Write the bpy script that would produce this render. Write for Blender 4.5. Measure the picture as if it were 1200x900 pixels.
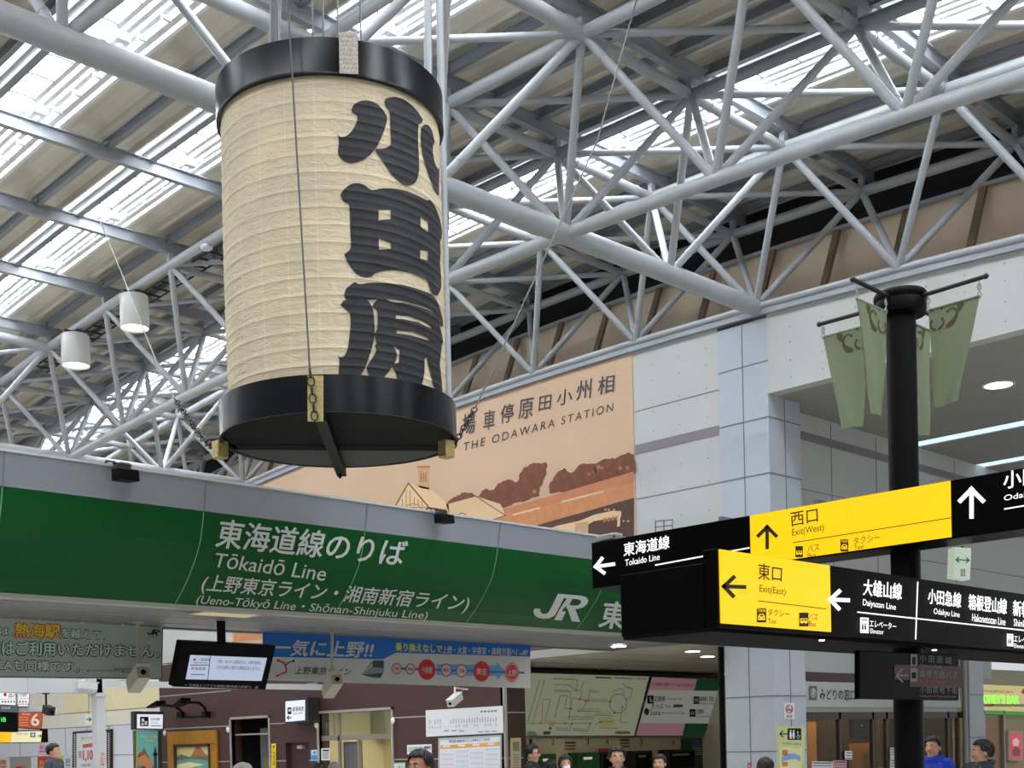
import bpy, bmesh, math, random
import numpy as np
from mathutils import Vector, Matrix
from mathutils.geometry import tessellate_polygon
random.seed(7)
for o in list(bpy.data.objects): bpy.data.objects.remove(o)
SC = bpy.context.scene; COL = SC.collection

# ------------------------------------------------------------------ camera
F, PPY, YAW, PIT, ROLL, CZ = 1485.3654, 892.7806, .7756, -.0155, -.0248, 1.75
_f = np.array([math.sin(YAW), math.cos(YAW), 0]); _r = np.array([math.cos(YAW), -math.sin(YAW), 0]); _u = np.array([0, 0, 1.])
FW = _f*math.cos(PIT)+_u*math.sin(PIT); _u2 = _u*math.cos(PIT)-_f*math.sin(PIT)
RT = _r*math.cos(ROLL)+_u2*math.sin(ROLL); UP = _u2*math.cos(ROLL)-_r*math.sin(ROLL)
EYE = np.array([0, 0, CZ])
cd = bpy.data.cameras.new('camera'); cam = bpy.data.objects.new('camera', cd); COL.objects.link(cam)
cd.sensor_fit = 'HORIZONTAL'; cd.sensor_width = 36; cd.lens = F/1200*36
cd.shift_x = 0; cd.shift_y = (PPY-450)/1200; cd.clip_end = 300; cd.clip_start = .05
cam.matrix_world = Matrix(((RT[0], UP[0], -FW[0], 0), (RT[1], UP[1], -FW[1], 0), (RT[2], UP[2], -FW[2], CZ), (0, 0, 0, 1)))
SC.camera = cam
# ------------------------------------------------------------------ light, exposure
W = bpy.data.worlds.new('daylight'); SC.world = W; W.use_nodes = True
W.node_tree.nodes['Background'].inputs[0].default_value = (.94, .97, 1.0, 1)
W.node_tree.nodes['Background'].inputs[1].default_value = .7
SC.view_settings.view_transform = 'Standard'; SC.view_settings.look = 'None'
SC.view_settings.gamma = 1; SC.view_settings.use_curve_mapping = False
SC.view_settings.exposure = 0.0
SKY_PANE = 17.0        # daylight behind the milky roof lights

# ------------------------------------------------------------------ helpers
def ray(x, y): return FW+(x-600)/F*RT-(y-PPY)/F*UP
def onX(x, y, c): d = ray(x, y); return EYE+d*(c/d[0])
def onY(x, y, c): d = ray(x, y); return EYE+d*(c/d[1])
def onZ(x, y, c): d = ray(x, y); return EYE+d*((c-CZ)/d[2])
def onD(x, y, c): return EYE+ray(x, y)*c
def SX(c): return lambda x, y, o=0: onX(x, y, c-o)
def SY(c): return lambda x, y, o=0: onY(x, y, c-o)
def SP(p, n):
    p = np.array(p, float); n = np.array(n, float); n = n/np.linalg.norm(n)
    if n @ (EYE-p) < 0: n = -n
    def s(x, y, o=0):
        d = ray(x, y); return EYE+d*(((p+n*o-EYE) @ n)/(d @ n))
    return s
def lin(c): c = c/255; return c/12.92 if c <= .04045 else ((c+.055)/1.055)**2.4
def rgb(r, g, b): return (lin(r), lin(g), lin(b), 1)

_mats = {}
def mat(name, col, rough=.6, metal=0., emit=0., noise=0., nscale=6., bump=0., bscale=30., spec=.5, trans=0.):
    if name in _mats: return _mats[name]
    m = bpy.data.materials.new(name); m.use_nodes = True; _mats[name] = m
    nt = m.node_tree; b = nt.nodes['Principled BSDF']; c = rgb(*col)
    b.inputs['Base Color'].default_value = c; b.inputs['Roughness'].default_value = rough
    b.inputs['Metallic'].default_value = metal; b.inputs['Specular IOR Level'].default_value = spec
    if emit:
        b.inputs['Emission Color'].default_value = c; b.inputs['Emission Strength'].default_value = emit
    if trans: b.inputs['Transmission Weight'].default_value = trans
    if noise or bump:
        tc = nt.nodes.new('ShaderNodeTexCoord')
        if noise:
            n = nt.nodes.new('ShaderNodeTexNoise'); n.inputs['Scale'].default_value = nscale; n.inputs['Detail'].default_value = 5
            nt.links.new(tc.outputs['Object'], n.inputs['Vector'])
            r = nt.nodes.new('ShaderNodeMapRange'); r.inputs[1].default_value = .3; r.inputs[2].default_value = .7
            r.inputs[3].default_value = 1-noise; r.inputs[4].default_value = 1+noise*.6
            nt.links.new(n.outputs['Fac'], r.inputs[0])
            mx = nt.nodes.new('ShaderNodeMix'); mx.data_type = 'RGBA'; mx.blend_type = 'MULTIPLY'; mx.inputs[0].default_value = 1
            mx.inputs[6].default_value = c; nt.links.new(r.outputs[0], mx.inputs[7])
            nt.links.new(mx.outputs[2], b.inputs['Base Color'])
        if bump:
            n2 = nt.nodes.new('ShaderNodeTexNoise'); n2.inputs['Scale'].default_value = bscale; n2.inputs['Detail'].default_value = 4
            nt.links.new(tc.outputs['Object'], n2.inputs['Vector'])
            bp = nt.nodes.new('ShaderNodeBump'); bp.inputs['Strength'].default_value = bump; bp.inputs['Distance'].default_value = .02
            nt.links.new(n2.outputs['Fac'], bp.inputs['Height']); nt.links.new(bp.outputs[0], b.inputs['Normal'])
    return m
def glow(name, col, strength):
    if name in _mats: return _mats[name]
    m = bpy.data.materials.new(name); m.use_nodes = True; _mats[name] = m
    nt = m.node_tree; b = nt.nodes['Principled BSDF']; b.inputs['Base Color'].default_value = rgb(*[v*.6 for v in col])
    b.inputs['Emission Color'].default_value = rgb(*col); b.inputs['Emission Strength'].default_value = strength
    b.inputs['Roughness'].default_value = .35
    return m
def glass_mat(name, tint=(235, 240, 240), alpha=.12):
    if name in _mats: return _mats[name]
    m = bpy.data.materials.new(name); m.use_nodes = True; _mats[name] = m
    nt = m.node_tree; nt.nodes.clear(); out = nt.nodes.new('ShaderNodeOutputMaterial')
    t = nt.nodes.new('ShaderNodeBsdfTransparent'); t.inputs[0].default_value = rgb(*tint)
    g = nt.nodes.new('ShaderNodeBsdfGlossy'); g.inputs['Roughness'].default_value = .03
    mx = nt.nodes.new('ShaderNodeMixShader'); mx.inputs[0].default_value = alpha
    nt.links.new(t.outputs[0], mx.inputs[1]); nt.links.new(g.outputs[0], mx.inputs[2]); nt.links.new(mx.outputs[0], out.inputs[0])
    return m

def tag(o, label=None, cat=None, group=None, kind=None):
    if label: o['label'] = label
    if cat: o['category'] = cat
    if group: o['group'] = group
    if kind: o['kind'] = kind
    return o
def thing(name, label, cat, loc=(0, 0, 0), group=None, kind=None):
    o = bpy.data.objects.new(name, None); COL.objects.link(o); o.location = [float(v) for v in loc]; o.empty_display_size = .1
    return tag(o, label, cat, group, kind)
def rootloc(p):
    v = Vector((0, 0, 0))
    while p is not None: v += p.location; p = p.parent
    return v
def wobj(o):
    return o

class MB:
    def __init__(s): s.v = []; s.f = []; s.m = []
    def _add(s, vs, fs, mi=0):
        k = len(s.v); s.v += [tuple(float(c) for c in v) for v in vs]; s.f += [tuple(i+k for i in f) for f in fs]; s.m += [mi]*len(fs); return s
    def box(s, lo, hi, mi=0):
        x0, y0, z0 = lo; x1, y1, z1 = hi
        x0, x1 = min(x0, x1), max(x0, x1); y0, y1 = min(y0, y1), max(y0, y1); z0, z1 = min(z0, z1), max(z0, z1)
        return s._add([(x0, y0, z0), (x1, y0, z0), (x1, y1, z0), (x0, y1, z0), (x0, y0, z1), (x1, y0, z1), (x1, y1, z1), (x0, y1, z1)],
                      [(0, 3, 2, 1), (4, 5, 6, 7), (0, 1, 5, 4), (1, 2, 6, 5), (2, 3, 7, 6), (3, 0, 4, 7)], mi)
    def hexa(s, a, b, mi=0):          # two quads, same winding
        n = len(a)
        return s._add(list(a)+list(b), [tuple(range(n))[::-1], tuple(range(n, 2*n))]+[(i, (i+1) % n, n+(i+1) % n, n+i) for i in range(n)], mi)
    def beam(s, a, b, w, h, up=(0, 0, 1), mi=0):
        a = Vector(a); b = Vector(b); d = (b-a).normalized(); r = d.cross(Vector(up))
        if r.length < 1e-4: r = d.cross(Vector((1, 0, 0)))
        r.normalize(); u = r.cross(d); r *= w/2; u *= h/2
        return s.hexa([a-r-u, a+r-u, a+r+u, a-r+u], [b-r-u, b+r-u, b+r+u, b-r+u], mi)
    def ibeam(s, a, b, w, h, t=.02, up=(0, 0, 1), mi=0):
        a = Vector(a); b = Vector(b); d = (b-a).normalized(); r = d.cross(Vector(up)).normalized(); u = r.cross(d)
        s.beam(a, b, t, h, up, mi)
        for k in (1, -1): s.beam(a+u*k*(h/2-t/2), b+u*k*(h/2-t/2), w, t, up, mi)
        return s
    def tube(s, pts, r, n=10, mi=0, cap=True):
        pts = [Vector([float(c) for c in p]) for p in pts]; rs = r if isinstance(r, (list, tuple)) else [r]*len(pts)
        rings = []; ref = None
        for i, p in enumerate(pts):
            d = (pts[min(i+1, len(pts)-1)]-pts[max(i-1, 0)]).normalized()
            if ref is None: ref = d.orthogonal().normalized()
            ref = (ref-d*ref.dot(d)).normalized(); b = d.cross(ref)
            rings.append([p+(ref*math.cos(2*math.pi*k/n)+b*math.sin(2*math.pi*k/n))*rs[i] for k in range(n)])
        fs = []
        for i in range(len(pts)-1):
            for k in range(n): fs.append((i*n+k, i*n+(k+1) % n, (i+1)*n+(k+1) % n, (i+1)*n+k))
        if cap: fs += [tuple(range(n))[::-1], tuple(range((len(pts)-1)*n, len(pts)*n))]
        return s._add([v for rg in rings for v in rg], fs, mi)
    def lathe(s, c, prof, n=32, mi=0, axis='Z'):
        c = np.array(c, float); vs = []; fs = []
        for r, z in prof:
            for k in range(n):
                a = 2*math.pi*k/n; p = (r*math.cos(a), r*math.sin(a), z)
                if axis == 'Y': p = (p[0], p[2], p[1])
                if axis == 'X': p = (p[2], p[0], p[1])
                vs.append(c+np.array(p))
        for i in range(len(prof)-1):
            for k in range(n): fs.append((i*n+k, i*n+(k+1) % n, (i+1)*n+(k+1) % n, (i+1)*n+k))
        return s._add(vs, fs, mi)
    def ball(s, c, r, seg=16, rings=10, mi=0):
        if not hasattr(r, '__len__'): r = (r, r, r)
        vs = [(c[0], c[1], c[2]-r[2])]; fs = []
        for i in range(1, rings):
            t = -math.pi/2+math.pi*i/rings
            for k in range(seg):
                a = 2*math.pi*k/seg; vs.append((c[0]+r[0]*math.cos(t)*math.cos(a), c[1]+r[1]*math.cos(t)*math.sin(a), c[2]+r[2]*math.sin(t)))
        vs.append((c[0], c[1], c[2]+r[2])); L = len(vs)-1
        for k in range(seg):
            fs.append((0, 1+(k+1) % seg, 1+k)); fs.append((L, L-seg+k, L-seg+(k+1) % seg))
            for i in range(rings-2): fs.append((1+i*seg+k, 1+i*seg+(k+1) % seg, 1+(i+1)*seg+(k+1) % seg, 1+(i+1)*seg+k))
        return s._add(vs, fs, mi)
    def build(s, name, mats, parent=None, smooth=False, bevel=0.):
        if not isinstance(mats, (list, tuple)): mats = [mats]
        off = rootloc(parent); me = bpy.data.meshes.new(name)
        me.from_pydata([(v[0]-off.x, v[1]-off.y, v[2]-off.z) for v in s.v], [], s.f)
        for m in mats: me.materials.append(m)
        for p, mi in zip(me.polygons, s.m): p.material_index = mi
        bm = bmesh.new(); bm.from_mesh(me); bmesh.ops.recalc_face_normals(bm, faces=bm.faces); bm.to_mesh(me); bm.free()
        if smooth:
            for p in me.polygons: p.use_smooth = True
            me.set_sharp_from_angle(angle=math.radians(40))
        o = bpy.data.objects.new(name, me); COL.objects.link(o); o.parent = parent
        if bevel:
            md = o.modifiers.new('bevel', 'BEVEL'); md.width = bevel; md.segments = 2; md.limit_method = 'ANGLE'; md.angle_limit = math.radians(50)
        return o
def struct(name, mb, m, label=None, **k):
    o = mb.build(name, m, **k); o['kind'] = 'structure'
    return o

# text as flat outlines: returns 2-D vertices in a unit box and faces
_tc = {}
def text2d(sv, bold=0., shear=0., spacing=1.):
    key = (sv, bold, shear, spacing)
    if key in _tc: return _tc[key]
    cu = bpy.data.curves.new('t', 'FONT'); cu.body = sv; cu.size = 1; cu.offset = bold; cu.shear = shear; cu.resolution_u = 3; cu.space_character = spacing
    ob = bpy.data.objects.new('t', cu); COL.objects.link(ob)
    dg = bpy.context.evaluated_depsgraph_get(); ev = ob.evaluated_get(dg); me = ev.to_mesh()
    v = np.array([(p.co.x, p.co.y) for p in me.vertices]); fs = [tuple(p.vertices) for p in me.polygons]
    ev.to_mesh_clear(); bpy.data.objects.remove(ob); bpy.data.curves.remove(cu)
    lo = v.min(0); hi = v.max(0); v = (v-lo)/np.maximum(hi-lo, 1e-6)
    _tc[key] = (v, fs); return _tc[key]

def smooth_poly(pts, sub=5, sharp=58):
    P = [np.array(p, float) for p in pts]; n = len(P); cor = []
    for i in range(n):
        a = P[i]-P[i-1]; b = P[(i+1) % n]-P[i]
        ca = (a @ b)/max(1e-9, np.linalg.norm(a)*np.linalg.norm(b)); cor.append(math.degrees(math.acos(max(-1, min(1, ca)))) > sharp)
    out = []
    for i in range(n):
        p0, p1, p2, p3 = P[i-1], P[i], P[(i+1) % n], P[(i+2) % n]
        m1 = (p2-p1)*.5 if cor[i] else (p2-p0)*.5*min(1, np.linalg.norm(p2-p1)*2/max(1e-6, np.linalg.norm(p2-p0)))
        m2 = (p2-p1)*.5 if cor[(i+1) % n] else (p3-p1)*.5*min(1, np.linalg.norm(p2-p1)*2/max(1e-6, np.linalg.norm(p3-p1)))
        for k in range(sub):
            t = k/sub; out.append(p1*(2*t**3-3*t**2+1)+m1*(t**3-2*t**2+t)+p2*(-2*t**3+3*t**2)+m2*(t**3-t**2))
    return out

class Deco:      # flat printed / painted marks laid on one surface, one mesh
    def __init__(s, surf, off=.004): s.s = surf; s.o = off; s.mats = []; s.v = []; s.f = []; s.mi = []
    def _m(s, m):
        if m not in s.mats: s.mats.append(m)
        return s.mats.index(m)
    def _put(s, v2, fs, m, maxe=None, lift=0):
        if maxe:
            bm = bmesh.new(); vv = [bm.verts.new((p[0], p[1], 0)) for p in v2]
            for f in fs:
                try: bm.faces.new([vv[i] for i in f])
                except ValueError: pass
            bmesh.ops.triangulate(bm, faces=bm.faces)
            for _ in range(7):
                es = [e for e in bm.edges if e.calc_length() > maxe]
                if not es: break
                bmesh.ops.subdivide_edges(bm, edges=es, cuts=1); bmesh.ops.triangulate(bm, faces=bm.faces)
            bm.verts.index_update(); v2 = [(q.co.x, q.co.y) for q in bm.verts]; fs = [tuple(q.index for q in f.verts) for f in bm.faces]; bm.free()
        k = len(s.v); mi = s._m(m)
        s.v += [tuple(s.s(p[0], p[1], s.o+lift)) for p in v2]; s.f += [tuple(i+k for i in f) for f in fs]; s.mi += [mi]*len(fs)
        return s
    def poly(s, pts, m, holes=(), smooth=False, maxe=None, lift=0):
        loops = [smooth_poly(pts) if smooth else pts]+[list(h) for h in holes]
        L = [[Vector((float(p[0]), float(p[1]), 0)) for p in l] for l in loops]; flat = [p for l in L for p in l]
        tr = tessellate_polygon(L)
        return s._put([(p.x, p.y) for p in flat], [tuple(t) for t in tr], m, maxe, lift)
    def rect(s, x0, y0, x1, y1, m, **k): return s.poly([(x0, y0), (x1, y0), (x1, y1), (x0, y1)], m, **k)
    def line(s, pts, w, m, **k):
        for a, b in zip(pts[:-1], pts[1:]):
            a = np.array(a, float); b = np.array(b, float); d = b-a; d /= max(1e-9, np.linalg.norm(d)); n = np.array([-d[1], d[0]])*w/2; e = d*w*.25
            s._put([a-n-e, b-n+e, b+n+e, a+n-e], [(0, 1, 2, 3)], m, **k)
        return s
    def disc(s, c, r, m, rx=None, r0=None, n=24, lift=0):
        rx = rx or r; pts = [(c[0]+rx*math.cos(2*math.pi*k/n), c[1]+r*math.sin(2*math.pi*k/n)) for k in range(n)]
        if r0:
            q = r0/r; pin = [(c[0]+(x-c[0])*q, c[1]+(y-c[1])*q) for x, y in pts]
            return s._put(pts+pin, [(k, (k+1) % n, n+(k+1) % n, n+k) for k in range(n)], m, lift=lift)
        return s._put(pts, [tuple(range(n))], m, lift=lift)
    def text(s, sv, tl, tr, br, bl, m, bold=.0, spacing=1., maxe=None, lift=.002):
        v, fs = text2d(sv, 0, 0, spacing); tl, tr, br, bl = [np.array(p, float) for p in (tl, tr, br, bl)]
        v2 = [bl*(1-a)*(1-b)+br*a*(1-b)+tr*a*b+tl*(1-a)*b for a, b in v]
        s._put(v2, fs, m, maxe, lift)
        if bold:
            h = (np.linalg.norm(tl-bl)+np.linalg.norm(tr-br))*.25*2; b = bold*h*.8
            for i, (dx, dy) in enumerate(((b, 0), (-b, 0), (0, b*.8), (0, -b*.8))): s._put([p+np.array((dx, dy)) for p in v2], fs, m, maxe, lift+.0002*(i+1))
        return s
    def tx(s, sv, x0, y0, x1, y1, h, m, h1=None, sk=0, **k):      # baseline (x0,y0)-(x1,y1), height h px
        h1 = h1 or h
        return s.text(sv, (x0+sk, y0-h), (x1+sk, y1-h1), (x1, y1), (x0, y0), m, **k)
    def arrow(s, c, L, w, ang, m, hl=.55, sx=1., sy=1., lift=.002):    # ang in degrees, 0 = right, image coordinates (y down)
        a = math.radians(ang); d = np.array([math.cos(a), -math.sin(a)]); c = np.array(c, float); S = np.array([sx, sy])
        tip = c+d*L/2*S; tail = c-d*L/2*S; s.line([tail, tip-d*w*.3*S], w, m, lift=lift)
        for k in (1, -1):
            b = a+math.pi+k*math.radians(45); e = np.array([math.cos(b), -math.sin(b)]); s.line([tip-e*w*.3*S, tip+e*L*hl*S], w, m, lift=lift+.0004)
        return s
    def build(s, name, parent=None):
        off = rootloc(parent); me = bpy.data.meshes.new(name)
        me.from_pydata([(v[0]-off.x, v[1]-off.y, v[2]-off.z) for v in s.v], [], s.f)
        for m in s.mats: me.materials.append(m)
        for p, mi in zip(me.polygons, s.mi): p.material_index = mi
        o = bpy.data.objects.new(name, me); COL.objects.link(o); o.parent = parent; return o
def slab(surf, quad, t, name, m, parent=None, bevel=0., back=None):     # a board: pixel quad on a surface, thickness t away from the eye
    a = [surf(x, y, 0) for x, y in quad]; b = [surf(x, y, -t) for x, y in quad]
    n = np.cross(a[1]-a[0], a[3]-a[0]); n /= np.linalg.norm(n)
    if n @ (a[0]-EYE) < 0: n = -n
    return MB().hexa(a, [p+n*t for p in a]).build(name, m, parent, bevel=bevel)
# ------------------------------------------------------------------ materials of the place
STEEL = mat('painted_steel', (166, 170, 174), .38, noise=.06, nscale=3)
STEELB = mat('painted_steel_beam', (158, 163, 170), .4, noise=.08, nscale=2)
PURL = mat('dark_purlin_steel', (140, 145, 152), .5)
DECK = mat('roof_deck', (212, 207, 194), .75, noise=.1, nscale=1.2)
PANE = glow('milky_roof_light', (246, 250, 255), SKY_PANE)
WHITEFR = mat('white_vent_frame', (232, 234, 236), .45)
CABLE = mat('thin_steel_cable', (70, 76, 92), .5)
WHITEWALL = mat('white_panel_wall', (190, 192, 189), .55, noise=.04, nscale=.8)
COLPAN = mat('column_panel', (180, 187, 197), .4, noise=.03)
JOINT = mat('dark_joint', (120, 124, 130), .7)
STRIPE = mat('mauve_stripe', (132, 124, 128), .6)
CREAM = mat('cream_panel_wall', (236, 230, 214), .6, noise=.04)
CREAMY = mat('yellow_cream_panel', (236, 224, 180), .6)
BROWN = mat('brown_wall_tile', (70, 42, 40), .45, noise=.06, nscale=40)
METALTRIM = mat('brushed_trim', (178, 172, 168), .35, .4)
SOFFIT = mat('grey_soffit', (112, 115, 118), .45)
BLACK = mat('black_paint', (7, 7, 8), .45, spec=.12)
BLACKM = mat('matt_black', (5, 5, 6), .7, spec=.08)
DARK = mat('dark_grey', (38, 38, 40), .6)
GREYM = mat('mid_grey', (120, 122, 126), .5)
WHITE = mat('white_paint', (225, 226, 226), .5)
PAPERW = mat('white_paper', (222, 224, 226), .7)
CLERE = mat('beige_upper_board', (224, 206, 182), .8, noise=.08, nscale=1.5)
DKBROWN = mat('dark_brown_post', (128, 108, 84), .6)
FLOORM = mat('grey_floor_tile', (190, 186, 178), .35, noise=.05)

# roof arches gently along the hall
Y0, DY = 7.0257, 2.6
ZB, ZT = 8.974, 10.907
XN, XW, XM, XA, XE, XC, XF = 13.3065, 17.9487, 15.6625, 12.2939, 14.5743, 16.8859, 19.2
def yj(j): return Y0+DY*j
def arch(y): return .003565*(y-16.21)**2
def zb(y): return ZB-arch(y)
def zt(x, y): return ZT-.0068*(x-13)-arch(y)
J0, J1 = -5, 11

# floor and base level
struct('floor', MB().box((-8, -8, -.2), (34, 48, 0)), FLOORM)

struct('wall_left', MB().box((-8.2, -8, 0), (-8, 48, 9.5)), mat('hall_wall_grey', (112, 110, 106), .7))
struct('wall_back', MB().box((-8, -8.2, 0), (18, -8, 11)), mat('hall_wall_grey', (112, 110, 106), .7))
# roof deck, purlins, beams, roof lights ---------------------------------------
ZR = .52    # deck above the top nodes
def zr(x, y): return zt(x, y)+ZR
SKYX = [(-3.6, -2.0), (2.2, 3.8), (7.65, 9.05), (10.3, 11.5), (15.0, 16.5)]  # first two strips lie out of view, added to light the hall
DECKX = [(-8, -3.6), (-2.0, 2.2), (3.8, 7.65), (9.05, 10.3), (11.5, 15.0), (16.5, 19.75)]
ROWS = [yj(j+.5) for j in range(J0-1, J1+1)]
mb = MB()
for x0, x1 in DECKX:
    n = max(1, round((x1-x0)/.5)); w = (x1-x0)/n
    prof = []
    for i in range(n):
        b = x0+i*w
        prof += [(b, .0), (b+.07*w, .0), (b+.09*w, .10), (b+.2*w, .155), (b+.35*w, .19), (b+.5*w, .2), (b+.65*w, .19), (b+.8*w, .155), (b+.91*w, .10), (b+.93*w, .0)]
    prof.append((x1, 0))
    for y0, y1 in zip(ROWS[:-1], ROWS[1:]):
        vs = []; k = len(prof)
        for x, h in prof: vs.append((x, y0, zr(x, y0)+h))
        for x, h in prof: vs.append((x, y1, zr(x, y1)+h))
        for x, h in prof: vs.append((x, y0, zr(x, y0)+.32))
        for x, h in prof: vs.append((x, y1, zr(x, y1)+.32))
        fs = [(i, i+1, k+i+1, k+i) for i in range(k-1)]+[(2*k+i, 3*k+i, 3*k+i+1, 2*k+i+1) for i in range(k-1)]
        mb._add(vs, fs)
o = struct('ceiling', mb, DECK)
# purlins along the hall
PX = [-6, -4.5, -1.2, .3, 1.5, 5.1, 6.6, 7.5, 9.75, 12.25, 13.25, 14.15, 14.93, 17.35, 18.35, 19.3]
for x in PX:
    mb = MB()
    for y0, y1 in zip(ROWS[:-1], ROWS[1:]):
        mb.ibeam((x, y0, zr(x, y0)-.07), (x, y1, zr(x, y1)-.07), .09, .15, .016)
    struct('ceiling_purlin', mb, PURL)
# cross beams over every row of top nodes
for y in ROWS:
    mb = MB(); z = zr(11, y)-.19
    mb.ibeam((-8, y, z+.03), (19.6, y, z-.03), .11, .22, .018)
    for x in (XA, XE, XC, XF):
        mb.beam((x, y, zt(x, y)), (x, y, z-.1), .09, .09, up=(0, 1, 0))
    for x in PX:                                   # dark sole brackets where purlins cross
        mb.box((x-.05, y-.1, z+.1), (x+.05, y+.1, z+.16))
    struct('ceiling_beam', mb, STEELB)
# roof lights
for n, (x0, x1) in enumerate(SKYX):
    w = thing('window_%d' % (n+1), None, None, ((x0+x1)/2, 15, 11), kind='structure')
    pa = MB(); fr = MB(); ca = MB(); lv = MB()
    gx = x0+(x1-x0)*.56
    for y0, y1 in zip(ROWS[:-1], ROWS[1:]):
        def P(x, y, h): return (x, y, zr(x, y)+h)
        pa._add([P(x0, y0, .16), P(x1, y0, .16), P(x1, y1, .16), P(x0, y1, .16)], [(0, 1, 2, 3)])
        fr.ibeam(P(x0+.2, y0, -.02), P(x0+.2, y1, -.02), .12, .2, .02, mi=0)
        for q in (.02, .17, .31):
            fr.beam(P(gx+q, y0, .08), P(gx+q, y1, .08), .085, .05, mi=1)
        fr.beam(P(x1-.17, y0, .03), P(x1-.17, y1, .03), .10, .07, mi=1)
        fr.beam(P(x1-.02, y0, .06), P(x1-.02, y1, .06), .07, .12, mi=1)
        m = 4
        for i in range(m):
            y = y0+(y1-y0)*(i+.5)/m
            ca.tube([P(x0+.26, y, .02), P(x0+.26+(gx-x0)*.3, y, .07), P(gx-.12, y, .07), P(gx-.03, y-.05, .03)], .014, 6)
            lv.box((gx+.28, y-.03, zr(x1, y)-.02), (x1-.2, y+.02, zr(x1, y)+.12))
        lv.box((gx+.0, y1-.28, zr(x1, y1)-.08), (gx+.2, y1-.16, zr(x1, y1)+.1))
    pa.build('pane', PANE, w); fr.build('window_frame', [PURL, WHITEFR], w); ca.build('safety_wire', CABLE, w); lv.build('vent_bracket', WHITEFR, w)

# white wall along the right side of the hall (plane X = 18) --------------------
XWALL = 18.0
def wall_run(name, y0, y1, z0, m, x0=XWALL, x1=XWALL+.25, top=None, step=1.3):
    mb = MB(); n = max(1, round((y1-y0)/step)); ys = [y0+(y1-y0)*i/n for i in range(n+1)]
    tz = top or (lambda y: zb(y)-.14)
    for a, b in zip(ys[:-1], ys[1:]):
        mb.hexa([(x0, a, z0), (x0, b, z0), (x0, b, tz(b)), (x0, a, tz(a))], [(x1, a, z0), (x1, b, z0), (x1, b, tz(b)), (x1, a, tz(a))])
    return struct(name, mb, m)
wall_run('wall_right', -8, 12.05, 7.45, WHITEWALL)
wall_run('wall_right_middle', 13.05, 33.0, 4.2, WHITEWALL)
struct('wall_right_lintel', MB().box((17.96, 13.05, 3.42), (18.25, 18.62, 4.2)), mat('lintel_dark', (66, 68, 70), .6))
mb = MB()                                     # top trim under the truss
for j in range(-17, 22):
    a, b = 1+j*1.3+13, 1+(j+1)*1.3+13
    if b < 36: mb.hexa([(17.93, a, zb(a)-.15), (17.93, b, zb(b)-.15), (17.93, b, zb(b)-.04), (17.93, a, zb(a)-.04)], [(18.35, a, zb(a)-.15), (18.35, b, zb(b)-.15), (18.35, b, zb(b)-.04), (18.35, a, zb(a)-.04)])
struct('trim_1', mb, STEELB)
# joints, stripe and screw dots of the white panels
d = MB()
for z in (6.13, 7.72): d.box((17.994, 13.05, z), (18.0, 14.93, z+.014))
struct('trim_2', d, JOINT)
struct('trim_3', MB().box((17.992, 13.06, 6.95), (18.0, 14.93, 7.12)), STRIPE)
d = MB()
for y in [2+.6*i for i in range(17)]:
    for z in (7.62, 7.9, 8.2, 8.45):
        if y < 11.95: d.ball((17.995, y, z), (.006, .011, .011), 6, 4)
for y in (13.3, 13.9, 14.5):
    for z in (5.3, 5.7, 6.2, 6.6, 7.3, 7.65, 7.8, 8.2, 8.5): d.ball((17.995, y, z), (.006, .011, .011), 6, 4)
struct('trim_4', d, JOINT)
# panelled column
mb = MB(); mb.box((18.0, 12.05, 0), (18.95, 13.05, 8.72)); struct('column', mb, COLPAN)
d = MB()
for i in range(10):
    z = .55+.93*i
    d.box((17.993, 12.04, z), (18.95, 13.05, z+.018)); d.box((17.994, 12.043, z), (18.95, 12.05, z+.018))
d.box((17.993, 12.54, 0), (18.0, 12.556, 8.7)); d.box((18.47, 12.043, 0), (18.486, 12.05, 8.7))
struct('trim_5', d, JOINT)
# corridor beyond the column
struct('wall_corridor', MB().box((18.95, 12.4, 3.3), (32, 12.65, 7.45)), WHITEWALL)
d = MB(); d.box((18.95, 12.392, 6.98), (32, 12.4, 7.13), 1)
for z in (4.2, 5.2, 6.1): d.box((18.95, 12.394, z), (32, 12.4, z+.014), 0)
for x in (20.5, 22.1, 23.7, 25.3): d.box((x, 12.394, 3.3), (x+.014, 12.4, 7.4), 0)
struct('trim_6', d, [JOINT, STRIPE])
CORC = mat('corridor_ceiling', (150, 150, 142), .7)
mb = MB()
for x0, x1 in ((18.25, 23.3), (23.75, 26.3), (26.75, 34)): mb.box((x0, -8, 7.45), (x1, 12.4, 7.7))
struct('ceiling_corridor', mb, CORC)
w = thing('window_4', None, None, (25, 6, 7.6), kind='structure')
CORL = glow('corridor_roof_light', (200, 225, 250), 1.3)
MB().box((23.3, -8, 7.47), (23.75, 12.4, 7.51)).box((26.3, -8, 7.47), (26.75, 12.4, 7.51)).build('pane', CORL, w)
struct('wall_right_ledge', MB().box((18.25, -8, 8.7), (19.6, 13, 8.75)), CLERE)
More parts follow.
